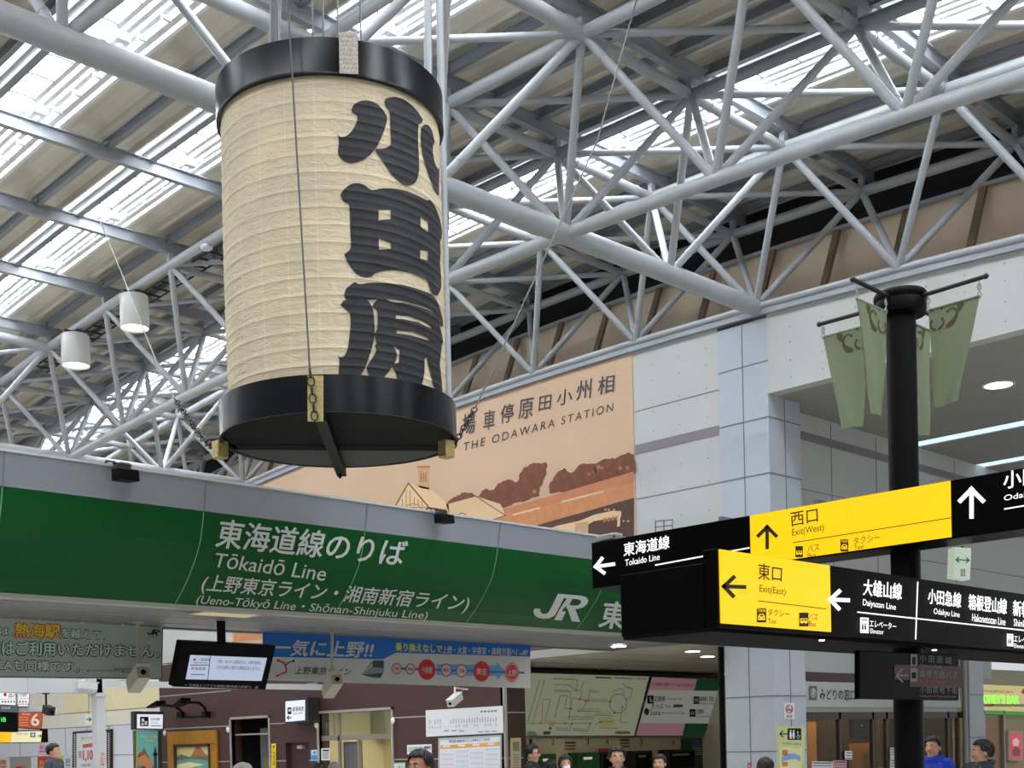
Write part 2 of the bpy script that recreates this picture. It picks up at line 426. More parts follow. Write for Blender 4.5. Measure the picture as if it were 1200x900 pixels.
# upper clerestory boards behind the truss
mb = MB()
for j in range(-16, 26):
    a, b = 13+1.3*j, 13+1.3*(j+1)
    mb.hexa([(19.62, a, 7.75), (19.62, b, 7.75), (19.62, b, zb(b)+1.55), (19.62, a, zb(a)+1.55)], [(19.8, a, 7.75), (19.8, b, 7.75), (19.8, b, zb(b)+1.55), (19.8, a, zb(a)+1.55)])
struct('wall_clerestory', mb, CLERE)
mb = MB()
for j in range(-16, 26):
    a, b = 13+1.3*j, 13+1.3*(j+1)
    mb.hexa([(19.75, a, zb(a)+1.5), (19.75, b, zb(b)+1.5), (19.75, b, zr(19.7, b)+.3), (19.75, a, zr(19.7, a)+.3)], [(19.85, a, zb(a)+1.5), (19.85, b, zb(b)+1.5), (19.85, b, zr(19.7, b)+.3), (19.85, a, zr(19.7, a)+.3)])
struct('wall_eave_shade', mb, DARK)  # shade of the gap under the eave, put in as a dark board
mb = MB()
for j in range(-16, 26):
    a, b = 13+1.3*j, 13+1.3*(j+1); mb.beam((19.55, a, zb(a)+1.55), (19.55, b, zb(b)+1.55), .1, .06)
    mb.beam((19.6, a, zb(a)+.55), (19.6, b, zb(b)+.55), .03, .05)
struct('trim_7', mb, STEELB)
for j in range(J0, J1):
    for q in (.25, .75):
        y = yj(j+q); struct('clerestory_beam', MB().beam((19.5, y, zb(y)+1.5), (18.9, y+.1, zb(y)-.15), .07, .12, up=(0, 1, 0)), DKBROWN)
# ------------------------------------------------------------------ the tubular space frame
def NB(x, j): y = yj(j); return (x, y, zb(y))
def NT(x, j): y = yj(j); return (x, y, zt(x, y))
def member(name, a, b, r, parent, m=STEEL):
    a = Vector(a); b = Vector(b); d = (b-a).normalized()
    mb = MB().tube([a, b], r, 12)
    for p, s in ((a, 1), (b, -1)):                      # welded collar near each end
        q = p+d*s*.42; mb.tube([q-d*.02, q+d*.02], r*1.09, 12)
    return mb.build(name, m, parent, smooth=True)
def chord(name, pts, r, parent, m=STEEL):
    return MB().tube(pts, r, 14).build(name, m, parent, smooth=True)
RB, RC, RD = .092, .085, .058
K0 = -2
js = range(K0, J1+1)
t1 = thing('roof_truss', 'long white tubular roof truss running down the hall behind and above the paper lantern', 'roof truss', NB(XN, 2))
t2 = thing('roof_truss', 'white tubular roof truss standing on top of the white wall and mural', 'roof truss', NB(XW, 2))
chord('bottom_chord', [NB(XN, j) for j in range(K0, J1+1)], RB, t1)
chord('top_chord', [NT(XA, j+.5) for j in range(K0, J1)], RC, t1)
chord('top_chord', [NT(XE, j+.5) for j in range(K0, J1)], RC, t1, PURL)
chord('bottom_chord', [NB(XW, j) for j in range(K0, J1+1)], .06, t2)
chord('top_chord', [NT(XC, j+.5) for j in range(K0, J1)], RC, t2)
chord('top_chord', [NT(XF, j+.5) for j in range(K0, J1)], RC, t2)
for j in js:
    for h in (-.5, .5):
        if not K0 <= j+h <= J1: continue
        member('brace', NB(XN, j), NT(XA, j+h), RD, t1); member('brace', NB(XN, j), NT(XE, j+h), RD, t1)
        member('brace', NB(XW, j), NT(XC, j+h), RD, t2); member('brace', NB(XW, j), NT(XF, j+h), RD, t2)
t3 = thing('roof_bracing', 'horizontal grid of white tubes tying the two long roof trusses together under the roof deck', 'bracing', NT(XE, 2.5))
for j in range(K0, J1):
    q = j+.5
    for a, b in ((XA, XE), (XE, XC), (XC, XF)):
        member('tie', NT(a, q), NT(b, q), .075 if a != XC else .065, t3)
        if j > K0: member('plan_brace', NT(a, q), NT(b, q-1), .05, t3)
LX = [10.0, 7.7, 5.4, 3.1]; UB = [10.9, 8.4, 5.9, 3.4]
def girder(j, label, far):
    t = thing('girder_truss', label, 'roof truss', NB(XN, j))
    chord('bottom_chord', [NB(3.0, j), NB(XN, j), NB(XW, j)], .145, t)
    for h in (-.5, .5):
        chord('top_chord', [NT(3.1, j+h), NT(XA, j+h)], .105, t)
        for x in (XE, XC): member('brace', NB(XM, j), NT(x, j+h), RD, t)
        tops = [XA]+LX
        for i, x in enumerate(UB):
            for k in (i, i+1):
                member('brace', NB(x, j), NT(tops[k], j+h), RD*1.05, t)
    tops = [XA]+LX
    for a, b in zip(tops[:-1], tops[1:]):
        member('plan_brace', NT(a, j-.5), NT(b, j+.5), .05, t)
    for x in LX: member('plan_brace', NT(x, j-.5), NT(x, j+.5), .07, t)
    return t
girder(2, 'thick tubular girder crossing behind the paper lantern and landing on the panelled column', False)
girder(8, 'far tubular girder crossing the hall beyond the two round hanging lamps', True)
# ------------------------------------------------------------------ giant paper lantern
LC = onD(392, 300, 12.5); LX0, LY0 = LC[0], LC[1]
ZTOP, ZRT, ZRB, ZBOT = 8.12, 7.79, 5.09, 4.755
RP, RT1, RB1 = 1.065, 1.105, 1.16
def cyl(R):
    def s(x, y, o=0):
        d = ray(x, y); a = d[0]**2+d[1]**2; b = -(d[0]*LX0+d[1]*LY0); c = LX0**2+LY0**2-(R+o)**2
        q = b*b-a*c; t = (-b-math.sqrt(max(q, 0)))/a; return EYE+d*t
    return s
def paper_mat():
    m = bpy.data.materials.new('washi_paper'); m.use_nodes = True; nt = m.node_tree; b = nt.nodes['Principled BSDF']
    N = nt.nodes.new; L = nt.links.new
    tc = N('ShaderNodeTexCoord'); sep = N('ShaderNodeSeparateXYZ'); L(tc.outputs['Object'], sep.inputs[0])
    at = N('ShaderNodeMath'); at.operation = 'ARCTAN2'; L(sep.outputs[1], at.inputs[0]); L(sep.outputs[0], at.inputs[1])
    mu = N('ShaderNodeMath'); mu.operation = 'MULTIPLY'; mu.inputs[1].default_value = 24/(2*math.pi); L(at.outputs[0], mu.inputs[0])
    cb = N('ShaderNodeCombineXYZ'); L(mu.outputs[0], cb.inputs[0])
    mz = N('ShaderNodeMath'); mz.operation = 'MULTIPLY'; mz.inputs[1].default_value = 1/.158; L(sep.outputs[2], mz.inputs[0]); L(mz.outputs[0], cb.inputs[1])
    br = N('ShaderNodeTexBrick'); br.offset = 0; L(cb.outputs[0], br.inputs['Vector']); br.inputs['Scale'].default_value = 1
    br.inputs['Mortar Size'].default_value = .03; br.inputs['Mortar Smooth'].default_value = .6; br.inputs['Brick Width'].default_value = 1; br.inputs['Row Height'].default_value = 1
    br.inputs['Color1'].default_value = rgb(209, 194, 164); br.inputs['Color2'].default_value = rgb(202, 188, 160); br.inputs['Mortar'].default_value = rgb(213, 202, 178)
    n = N('ShaderNodeTexNoise'); n.inputs['Scale'].default_value = 2.2; n.inputs['Detail'].default_value = 7; L(tc.outputs['Object'], n.inputs['Vector'])
    r = N('ShaderNodeMapRange'); r.inputs[1].default_value = .3; r.inputs[2].default_value = .7; r.inputs[3].default_value = .9; r.inputs[4].default_value = 1.06; L(n.outputs[0], r.inputs[0])
    mx = N('ShaderNodeMix'); mx.data_type = 'RGBA'; mx.blend_type = 'MULTIPLY'; mx.inputs[0].default_value = 1; L(br.outputs['Color'], mx.inputs[6]); L(r.outputs[0], mx.inputs[7])
    L(mx.outputs[2], b.inputs['Base Color']); b.inputs['Roughness'].default_value = .75
    mp = N('ShaderNodeMapping'); mp.inputs['Scale'].default_value = (5, 5, 14); L(tc.outputs['Object'], mp.inputs[0])
    n2 = N('ShaderNodeTexNoise'); n2.inputs['Scale'].default_value = 1.3; n2.inputs['Detail'].default_value = 6; n2.inputs['Distortion'].default_value = 1.2; L(mp.outputs[0], n2.inputs['Vector'])
    bp = N('ShaderNodeBump'); bp.inputs['Strength'].default_value = .55; bp.inputs['Distance'].default_value = .03; L(n2.outputs[0], bp.inputs['Height']); L(bp.outputs[0], b.inputs['Normal'])
    return m
LACQ = mat('black_lacquer', (9, 11, 18), .25, spec=.3)
LDARK = mat('lantern_underside', (14, 14, 15), .8, spec=.2)
BRASS = mat('patterned_brass', (196, 176, 120), .4, .6, noise=.25, nscale=40)
PEARL = mat('scale_pattern_metal', (196, 188, 178), .4, .35, noise=.3, nscale=30)
INK = mat('black_ink', (29, 31, 35), .7, noise=.35, nscale=5, bump=.3, bscale=12)
lan = thing('paper_lantern', 'giant cream paper lantern with black rims and bold black characters hanging under the roof', 'lantern', (LX0, LY0, ZBOT))
H = .158
def hoop(z):
    q = ((z-ZRB+.05)/H) % 1.0; q = min(q, 1-q)
    return .004*math.exp(-q*14)-.004*math.sin(math.pi*min(1, q*2))+.01*math.sin((z-ZRB)/(ZRT-ZRB)*math.pi)-.003
prof = []; z = ZRB-.05
while z < ZRT+.05:
    for k in (0, .06, .14, .3, .5, .7, .86, .94): prof.append((RP+hoop(z+k*H), z+k*H))
    z += H
MB().lathe((LX0, LY0, 0), prof, 96).build('paper_body', paper_mat(), lan, smooth=True)
MB().lathe((LX0, LY0, 0), [(RT1-.03, ZRT), (RT1, ZRT), (RT1+.004, ZRT+.012), (RT1, ZRT+.03), (RT1, ZTOP), (RT1-.05, ZTOP), (RT1-.05, ZRT+.03), (RT1-.03, ZRT)], 96).build('upper_rim', LACQ, lan, smooth=True)
MB().lathe((LX0, LY0, 0), [(RB1-.02, ZBOT), (RB1, ZBOT), (RB1, ZRB), (RB1-.06, ZRB+.01), (RB1-.06, ZBOT+.06), (RB1-.02, ZBOT)], 96).build('lower_rim', LACQ, lan, smooth=True)
mb = MB(); mb.lathe((LX0, LY0, 0), [(0.001, ZBOT+.05), (RB1-.05, ZBOT+.05), (RB1-.05, ZBOT+.10), (.001, ZBOT+.10)], 64)
mb.build('base_board', LDARK, lan)
fd = np.array([ray(392, 520)[0], ray(392, 520)[1]]); fd /= np.linalg.norm(fd); rd = np.array([fd[1], -fd[0]])
def lp(a, b, z): return (LX0+fd[0]*a+rd[0]*b, LY0+fd[1]*a+rd[1]*b, z)
pts = [(.35, -1.02), (.35, 1.02)]+[(1.09*math.cos(t), 1.09*math.sin(t)) for t in [math.radians(70-14*i) for i in range(11)]]
pts = [lp(a, b, 0) for a, b in pts]
MB().hexa([(p[0], p[1], ZBOT+.0) for p in pts], [(p[0], p[1], ZBOT+.05) for p in pts]).build('base_plate', mat('grey_base_plate', (52, 52, 54), .6), lan)
fb = np.array([math.cos(.06), math.sin(.06)])
MB().beam(lp(-1.16, -.17, ZBOT-.03), lp(1.25, .02, ZBOT-.03), .10, .09).build('support_beam', BLACK, lan)
MB().ball(lp(1.12, .0, ZBOT-.09), (.02, .02, .035), 10, 8).build('hook', BLACK, lan)
def strap(pts, R, m, name, t=.02):
    a = [cyl(R)(x, y, t) for x, y in pts]; b = [cyl(R)(x, y, 0) for x, y in pts]
    return MB().hexa(a, b).build(name, m, lan)
strap([(397, 38), (419, 36.5), (420, 87), (398, 86)], RT1, PEARL, 'upper_clasp')
d = Deco(cyl(RT1), .024); SCL = mat('scale_line', (120, 112, 104), .5)
for r in range(9):
    for c in range(5):
        cx = 399.5+c*4.6+(2.3 if r % 2 else 0); cy = 41+r*5.3
        if cx < 418: d.line([(cx-2.1, cy), (cx-1.5, cy+2), (cx, cy+3), (cx+1.5, cy+2), (cx+2.1, cy)], .45, SCL)
d.build('scale_pattern', lan)
strap([(360.5, 440), (379, 440), (379, 494), (360.5, 494)], RB1, BRASS, 'lower_clasp')
for (x, y, a) in ((258, 527, .985), (523, 526, .985)):
    p = onD(x, y, 12.5); MB().box(p-np.array([.06, .06, .09]), p+np.array([.06, .06, .08])).build('side_clasp', BRASS, lan, bevel=.01)
# hangers from the top rim to the roof
mb = MB()
for bx, by in ((-.15, -.35), (-.05, -.3), (.32, .1), (-.5, .3), (.1, .5)): p = lp(by, bx, ZTOP-.06); mb.tube([p, (p[0], p[1], zr(p[0], p[1])-.1)], .011, 6)
p = lp(-.2, .33, ZTOP); mb.tube([p, (p[0], p[1], p[2]+.1), (p[0]-.08, p[1]+.06, p[2]+.2), (p[0]-.16, p[1]+.12, p[2]+.18)], .012, 6)
mb.build('hanger', GREYM, lan)
mb = MB()
for i in range(6):
    a = math.pi*i/6; c, s_ = math.cos(a)*(RT1-.05), math.sin(a)*(RT1-.05)
    mb.beam((LX0-c, LY0-s_, ZTOP-.06), (LX0+c, LY0+s_, ZTOP-.06), .05, .05)
mb.build('top_spokes', BLACK, lan)
# characters, painted round the paper
def paper(x, y, o=0):
    p = cyl(RP)(x, y, 0); return cyl(RP)(x, y, hoop(p[2])+o)
d = Deco(paper, .0075)
def Z(pts, ox, oy, sc): return [(ox+x/sc, oy+y/sc) for x, y in pts]
d.poly(Z([(240, 290), (265, 240), (330, 210), (400, 212), (460, 235), (515, 290), (550, 350), (548, 400), (520, 490), (490, 560), (455, 625), (435, 650), (400, 690), (330, 735), (240, 760), (180, 745), (140, 710), (120, 670), (128, 590), (125, 540), (112, 490), (135, 525), (165, 530), (215, 505), (260, 450), (285, 395), (292, 360), (280, 335), (250, 315)], 380, 90, 7.5), INK, smooth=True, maxe=3.2)
d.poly(Z([(530, 215), (545, 190), (600, 178), (650, 182), (710, 205), (780, 260), (830, 320), (868, 375), (855, 405), (828, 425), (826, 560), (832, 700), (832, 830)], 380, 90, 7.5)+[(488, 212), (481, 217), (472, 216), (459, 204), (448, 188), (439.5, 176.5)]+Z([(455, 632), (520, 630), (570, 610), (585, 580), (582, 450), (578, 340), (570, 300), (540, 260)], 380, 90, 7.5), INK, smooth=True, maxe=3.2)
d.poly(Z([(850, 470), (862, 435), (890, 420), (920, 430), (950, 480), (968, 560), (968, 580), (955, 620), (958, 690), (975, 760), (1000, 815), (1010, 790), (1012, 880)], 380, 90, 7.5)+[(514.7, 208), (514.7, 229), (510.7, 224), (504, 209), (497.3, 188), (493.5, 169)], INK, smooth=True, maxe=3.2)
d.build('painted_character', lan); d = Deco(paper, .0075)
out = Z([(125, 190), (150, 150), (200, 110), (250, 97), (310, 110), (370, 150), (450, 138), (550, 140), (660, 165), (750, 205), (805, 232), (825, 228), (860, 270), (895, 350), (918, 450), (918, 520), (905, 560), (910, 640), (905, 720), (912, 800), (915, 900)], 380, 200, 6.667)+[(517, 338), (513.3, 346.3), (508, 345), (504, 338), (501.7, 330)]+Z([(800, 850), (700, 805), (590, 780), (500, 780), (400, 800), (370, 825), (330, 832), (270, 815), (215, 765), (180, 710), (155, 655), (205, 605), (203, 450), (192, 265), (150, 240)], 380, 200, 6.667)
hol = [Z(h, 380, 200, 6.667) for h in ([(425, 305), (518, 305), (520, 380), (470, 382), (425, 388)], [(750, 362), (812, 400), (812, 482), (755, 440)], [(425, 527), (520, 565), (520, 612), (428, 617)], [(750, 620), (812, 630), (812, 703), (750, 685)])]
d.poly(out, INK, holes=hol, smooth=True, maxe=3.2)
d.build('painted_character', lan); d = Deco(paper, .0075)
K = lambda p: Z(p, 380, 320, 6)
d.poly(K([(140, 150), (160, 105), (215, 62), (250, 78), (330, 68), (430, 70), (560, 85), (680, 120), (760, 155), (800, 210), (830, 310), (838, 370), (822, 375), (790, 310), (760, 265), (680, 230), (550, 195), (440, 182), (360, 185), (300, 190), (240, 188), (150, 185)]), INK, smooth=True, maxe=3.2)
d.poly(K([(115, 225), (140, 192), (240, 186), (300, 190), (335, 235), (345, 270), (352, 340), (355, 430), (340, 510), (305, 620), (280, 680), (250, 730), (100, 730), (105, 640), (103, 600), (92, 580), (120, 592), (145, 575), (165, 530), (178, 440), (185, 350), (178, 280), (150, 255)]), INK, smooth=True, maxe=3.2)
d.poly(K([(335, 235), (370, 190), (420, 178), (480, 205), (560, 208), (680, 240), (760, 275), (800, 330), (836, 470), (830, 500), (822, 560), (812, 650), (725, 600), (700, 590), (600, 555), (530, 540), (480, 512), (420, 515), (370, 510), (355, 430), (372, 390), (372, 270)]), INK,
       holes=[K([(503, 295), (600, 302), (700, 340), (752, 375), (752, 392), (660, 345), (560, 325), (503, 320)]), K([(508, 402), (620, 412), (720, 450), (748, 478), (690, 462), (600, 435), (508, 425)])], smooth=True, maxe=3.2)
d.poly(K([(355, 510), (370, 498), (400, 505), (480, 505), (510, 560), (505, 610), (480, 655), (440, 710), (400, 745), (330, 735), (305, 700), (300, 660), (320, 625), (360, 560), (365, 540)]), INK, smooth=True, maxe=3.2)
d.poly(K([(530, 525), (620, 545), (715, 585), (705, 620), (705, 700), (680, 820), (520, 775), (505, 710), (480, 660), (487, 640), (525, 630), (528, 580)]), INK, smooth=True, maxe=3.2)
d.poly(K([(722, 605), (735, 595), (812, 630), (822, 720), (830, 800), (828, 870), (810, 860), (770, 790), (745, 690)]), INK, smooth=True, maxe=3.2)
d.build('painted_character', lan)
# stay wires with chains
def stay(label, pts, chain):
    t = thing('stay_wire', label, 'stay wire', pts[0], 'stay wires of the lantern')
    MB().tube(pts, .009, 6).build('wire', mat('wire_dark', (84, 84, 84), .5), t)
    mb = MB()
    for i in range(len(chain)-1):
        a, b = Vector(chain[i]), Vector(chain[i+1]); n = max(2, int((b-a).length/.07))
        for k in range(n):
            p = a.lerp(b, (k+.5)/n); u = (b-a).normalized(); w = u.orthogonal() if k % 2 else u.cross(u.orthogonal())
            ring = [p+u*.045*math.cos(q*math.pi/4)+w*.022*math.sin(q*math.pi/4) for q in range(9)]
            mb.tube(ring, .008, 5, cap=False)
    mb.build('chain', mat('chain_iron', (52, 50, 48), .5, .5), t)
c1 = cyl(RB1)(369, 492, .05); c0 = cyl(RB1)(363, 432, .06)
stay('thin stay wire running straight down the front of the paper lantern', [c0, onD(340, 47, 11.2), onD(318, -351, 11.1)], [c1, c0])
stay('slack stay wire rising from the lower rim of the lantern across the mural lettering', [onD(557, 478, 12.9), onD(632, 315, 13.7), onD(700, 165, 14.5), onD(746, 0, 15.2), onZ(752, -20, 10.8)], [onD(530, 525, 12.55), onD(557, 478, 12.9)])
stay('stay wire with black chain leading from the lantern towards the round hanging lamps', [onD(205, 468, 14.0), onD(190, 440, 15), onD(162, 371, 17), onD(144, 324, 18.2), onD(117, 258, 19.5)], [onD(256, 529, 12.5), onD(240, 518, 12.9), onD(222, 492, 13.5), onD(205, 468, 14.0)])
# vertical support pipes just behind the lantern
for (x0, y0, x1, y1, r, lab) in ((501, -40, 503, 300, .045, 'upright pipe behind the lantern, ending behind its black upper rim'), (514, -40, 526, 500, .04, 'slim upright pipe running down past the whole right edge of the lantern')):
    a = onD(x0, y0, 13.7); b = onD(x1, y1, 13.7); a[:2] = b[:2] if False else a[:2]
    o = MB().tube([a+np.array([0, 0, 1.0]), a, b], r, 12).build('support_pipe', STEEL, None, smooth=True); tag(o, lab, 'pipe', 'pipes beside the lantern')
# round hanging lamps
def hall_lamp(x, y, w, h, label):
    j = None
    c = onX(x, y, XA-.02); d_ = (c-EYE) @ FW; r = w/2*d_/F; hh = h*d_/F
    t = thing('hanging_lamp', label, 'lamp', c-np.array([0, 0, hh/2]), 'round hanging lamps')
    z0, z1 = c[2]-hh/2, c[2]+hh/2
    SH = glow('lamp_shade_milky', (214, 218, 212), .25)
    MB().lathe((c[0], c[1], 0), [(r*.985, z0), (r, z0+.02), (r, z1-.03), (r*.95, z1), (r*.93, z1), (r*.96, z0)], 32).build('lamp_shade', SH, t, smooth=True)
    MB().lathe((c[0], c[1], 0), [(.001, z0+.06), (r*.96, z0+.06), (r*.96, z0+.04), (.001, z0+.03)], 32).build('diffuser', glow('lamp_diffuser', (255, 250, 235), 4.0), t)
    mb = MB(); mb.box((c[0]-r*.9, c[1]-.06, z1), (c[0]+r*.9, c[1]+.06, z1+.07)); mb.box((c[0]-.1, c[1]-r*.9, z1), (c[0]+.1, c[1]+r*.9, z1+.05)); mb.tube([(c[0], c[1], z1), (c[0], c[1], zt(XA, c[1])-.05)], .03, 8)
    mb.build('bracket', DARK, t)
    return t
hall_lamp(157.5, 366, 33, 38, 'white drum lamp hanging under the roof truss, the one nearer the lantern')
hall_lamp(88.5, 411, 32, 36, 'white drum lamp hanging under the roof truss, the one farther from the lantern')
p = onX(242, 288, XA); t = thing('smoke_detector', 'small round white detector fixed under the roof truss above the drum lamps', 'detector', p)
MB().lathe((p[0], p[1], p[2]), [(.001, -.07), (.08, -.07), (.11, -.04), (.11, 0), (.001, 0)], 20).build('housing', WHITE, t, smooth=True)
MB().tube([p, (p[0], p[1], zt(XA, p[1]))], .02, 6).build('stem', GREYM, t)
# cable ladder running beside the lamp truss
mb = MB()
for s_ in (.25, .62): mb.tube([(XA+s_, y, zt(XA, y)+.02) for y in (16, 19, 22, 25, 28)], .022, 6)
for i in range(34):
    y = 16.2+i*.35; mb.beam((XA+.25, y, zt(XA, y)+.02), (XA+.62, y, zt(XA, y)+.02), .03, .03)
tag(mb.build('cable_ladder', DARK), 'dark cable ladder running along the roof truss above the drum lamps', 'cable tray')
# ------------------------------------------------------------------ curved green fascia sign
_pz = np.array([3.36, 3.41, 3.55, 3.72, 3.87, 4.02, 4.18, 4.35, 4.70]); _py = np.array([13.0, 12.94, 12.765, 12.59, 12.465, 12.37, 12.315, 12.27, 12.2])
def fy(z): return float(np.interp(z, _pz, _py))
def SF(x, y, o=0):
    Y = 12.4
    for _ in range(14): p = onY(x, y, Y); Y = .5*Y+.5*(fy(min(max(p[2], 3.3), 4.8))-o*1.35)
    return onY(x, y, Y)
FX0, FX1 = 0.8, 17.72
FGREY = mat('fascia_grey', (142, 147, 157), .35, .1); FGREEN = mat('fascia_green', (1, 78, 29), .3, spec=.2); FLIP = mat('fascia_lip', (150, 152, 146), .4)
FTXT = mat('fascia_letter', (196, 202, 200), .5); FSEAM = mat('fascia_seam', (120, 170, 130), .5)
fas = thing('fascia_sign', 'long curved green fascia sign with grey top band and white Japanese lettering', 'sign', (9, 12.5, 3.41))
def band(z0, z1, t, name, m, n=10, dz=0):
    zs = [z0+(z1-z0)*i/n for i in range(n+1)]; f_ = [(fy(z)-dz, z) for z in zs]; b_ = [(fy(z)+t, z) for z in zs]; pr = f_+b_[::-1]
    return MB().hexa([(FX0, y, z) for y, z in pr], [(FX1, y, z) for y, z in pr]).build(name, m, fas)
band(4.365, 4.69, .12, 'upper_panel', FGREY, 3); band(3.415, 4.36, .1, 'green_panel', FGREEN, 14); band(3.375, 3.413, .16, 'lower_lip', FLIP, 2, .008)
MB().box((FX0, 12.18, 4.69), (FX1, 12.42, 4.715)).build('top_cap', mat('fascia_cap', (190, 192, 192), .4), fas)
d = Deco(SF, .006); dk = Deco(SF, .004)
for X in (2.95, 5.167, 7.385, 9.605, 11.85, 14.08, 16.3):
    v = []; zs = [3.42+.94*i/14 for i in range(15)]
    for mb_, z0, z1, m, w in ((d, 3.42, 4.36, FSEAM, .012), (dk, 4.365, 4.69, JOINT, .02)):
        n = 12
        for i in range(n):
            a, b = z0+(z1-z0)*i/n, z0+(z1-z0)*(i+1)/n; k = len(mb_.v); mi = mb_._m(m)
            mb_.v += [(X, fy(a)-.006, a), (X+w, fy(a)-.006, a), (X+w, fy(b)-.006, b), (X, fy(b)-.006, b)]; mb_.f.append((k, k+1, k+2, k+3)); mb_.mi.append(mi)
d.build('panel_seam', fas); dk.build('upper_seam', fas)
d = Deco(SF, .008); me_ = 9
d.text('東海道線のりば', (259, 608), (479, 634), (471, 664), (252, 641), FTXT, bold=.022, maxe=me_)
d.build('lettering', fas); d = Deco(SF, .008)
d.text('Tōkaidō Line', (254, 647), (385, 663), (380, 681), (249, 664), FTXT, bold=.006, maxe=me_)
d.text('(上野東京ライン・湘南新宿ライン)', (241, 672.5), (554, 697.5), (545, 719.5), (234, 695.5), FTXT, bold=.012, maxe=me_)
d.build('lettering', fas); d = Deco(SF, .008)
d.text('(Ueno-Tōkyō Line・Shōnan-Shinjuku Line)', (233, 697), (503, 716.5), (499, 728.3), (228, 710), FTXT, bold=.004, maxe=me_)
def jr(dd, x0, y0, w, h, m, sk=0., sl=0., lift=0.):      # slanted two-letter railway mark in a box
    def q(p): return (x0+p[0]*w+sk*(1-p[1]), y0+p[1]*h+sl*p[0])
    J = [(.40, .02), (.56, .02), (.44, .70), (.40, .82), (.31, .93), (.20, .97), (.0, .97), (.0, .60), (.06, .60), (.07, .74), (.11, .80), (.2, .81), (.26, .78), (.29, .70)]
    J = [(.60, .02), (.60, .16), (.54, .16), (.44, .68), (.40, .84), (.31, .94), (.18, .97), (.08, .93), (.02, .84), (.0, .70), (.02, .62), (.12, .62), (.13, .72), (.17, .79), (.23, .79), (.28, .73), (.31, .62), (.42, .02)]
    dd.poly([q(p) for p in J], m, lift=lift)
    R_ = [(.60, .02), (.86, .02), (.95, .06), (1.0, .16), (.99, .30), (.94, .42), (.85, .50), (.78, .53), (.90, .98), (.74, .98), (.63, .52), (.60, .52), (.62, .40), (.78, .40), (.84, .36), (.87, .28), (.86, .20), (.80, .16), (.60, .16)]
    dd.poly([q(p) for p in R_], m, lift=lift)
    dd.poly([q(p) for p in [(.60, .16), (.70, .16), (.55, .98), (.41, .98), (.50, .52)]], m, lift=lift)
d.build('lettering', fas); d = Deco(SF, .008)
jr(d, 624, 693, 62, 32, FTXT, sk=4, sl=5)
d.text('東日本', (709, 704), (800, 713), (795, 744), (701, 735), FTXT, bold=.03, maxe=me_)
d.build('lettering', fas)
# spot lamps on the top edge
def spot(x, y, w, label):
    p = onY(x, y, 12.05); t = thing('spot_lamp', label, 'lamp', p, 'black lamps on the green fascia'); c = p; k = w
    MB().hexa([c+np.array(v)*k for v in ((-.5, -.5, -.28), (.5, -.5, -.28), (.5, -.42, .22), (-.5, -.42, .22))], [c+np.array(v)*k for v in ((-.42, .3, -.25), (.42, .3, -.25), (.42, .3, .3), (-.42, .3, .3))]).build('lamp_head', BLACK, t, bevel=.01)
    mb = MB()
    for s_ in (-.32, .32): mb.tube([c+np.array((s_*k, .2*k, .2*k)), c+np.array((s_*k, .15*k, .55*k)), (c[0]+s_*k, 12.25, 4.76), (c[0]+s_*k, 12.35, 4.71)], .012, 6)
    mb.tube([c+np.array((-.4*k, .15*k, .5*k)), c+np.array((.45*k, .15*k, .5*k))], .012, 6)
    mb.build('bracket', DARK, t)
    for i in range(5): pass
    MB().box(c+np.array((-.36*k, -.1*k, .3*k)), c+np.array((.3*k, .25*k, .38*k))).build('ballast', DARK, t)
spot(145, 557, .24, 'black floodlight on the top edge of the fascia, below the two drum lamps')
spot(519, 608, .22, 'black floodlight on the fascia top edge in front of the mural')
# soffit under the fascia and over the gates
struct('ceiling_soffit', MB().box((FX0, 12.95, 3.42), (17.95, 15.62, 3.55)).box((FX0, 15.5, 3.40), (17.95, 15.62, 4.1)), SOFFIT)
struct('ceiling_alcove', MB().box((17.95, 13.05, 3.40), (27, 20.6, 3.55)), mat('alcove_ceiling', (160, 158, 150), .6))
d = MB()
for y in (13.6, 14.3, 15.0): d.box((FX0, y, 3.413), (17.95, y+.02, 3.42))
for y in (15.9, 17.2, 18.5): d.box((17.95, y, 3.393), (26, y+.02, 3.40))
struct('trim_8', d, METALTRIM)
def downlight(x, y, z, label, r=.13, gr='downlights over the ticket machines', e=260, p=None):
    p = onZ(x, y, z) if p is None else p; t = thing('downlight', label, 'downlight', p, gr)
    MB().lathe(p, [(r, -.012), (r*1.2, -.008), (r*1.2, .02), (r, .02), (r, -.012)], 24).build('trim_ring', WHITE, t)
    MB().lathe(p, [(.001, .0), (r, .0), (r, .015), (.001, .015)], 24).build('lens', glow('downlight_lens_%d' % e, (255, 248, 225), e), t); return t
downlight(725, 757, 3.398, 'round downlight in the grey soffit above the railway route map')
downlight(812, 763, 3.398, 'round downlight in the grey soffit beside the panelled column')
downlight(829, 769, 3.398, 'downlight deepest in the alcove, half hidden by the black pipe')
downlight(1170, 451, 7.445, 'large round downlight in the upper ceiling right of the green banners', r=.22, gr='upper corridor lights', e=8)
p0 = onZ(205, 720, 3.41); p1 = onZ(257, 727, 3.41)
p0 = onZ(231, 725, 3.41); t = thing('ceiling_panel_light', 'flat yellowish light panel in the soffit above the hanging monitor', 'ceiling light', p0)
MB().box((p0[0]-.42, 13.35, 3.40), (p0[0]+.42, 13.75, 3.425)).build('panel_frame', METALTRIM, t); MB().box((p0[0]-.38, 13.39, 3.395), (p0[0]+.38, 13.71, 3.402)).build('diffuser', glow('panel_warm', (225, 210, 160), .5), t)
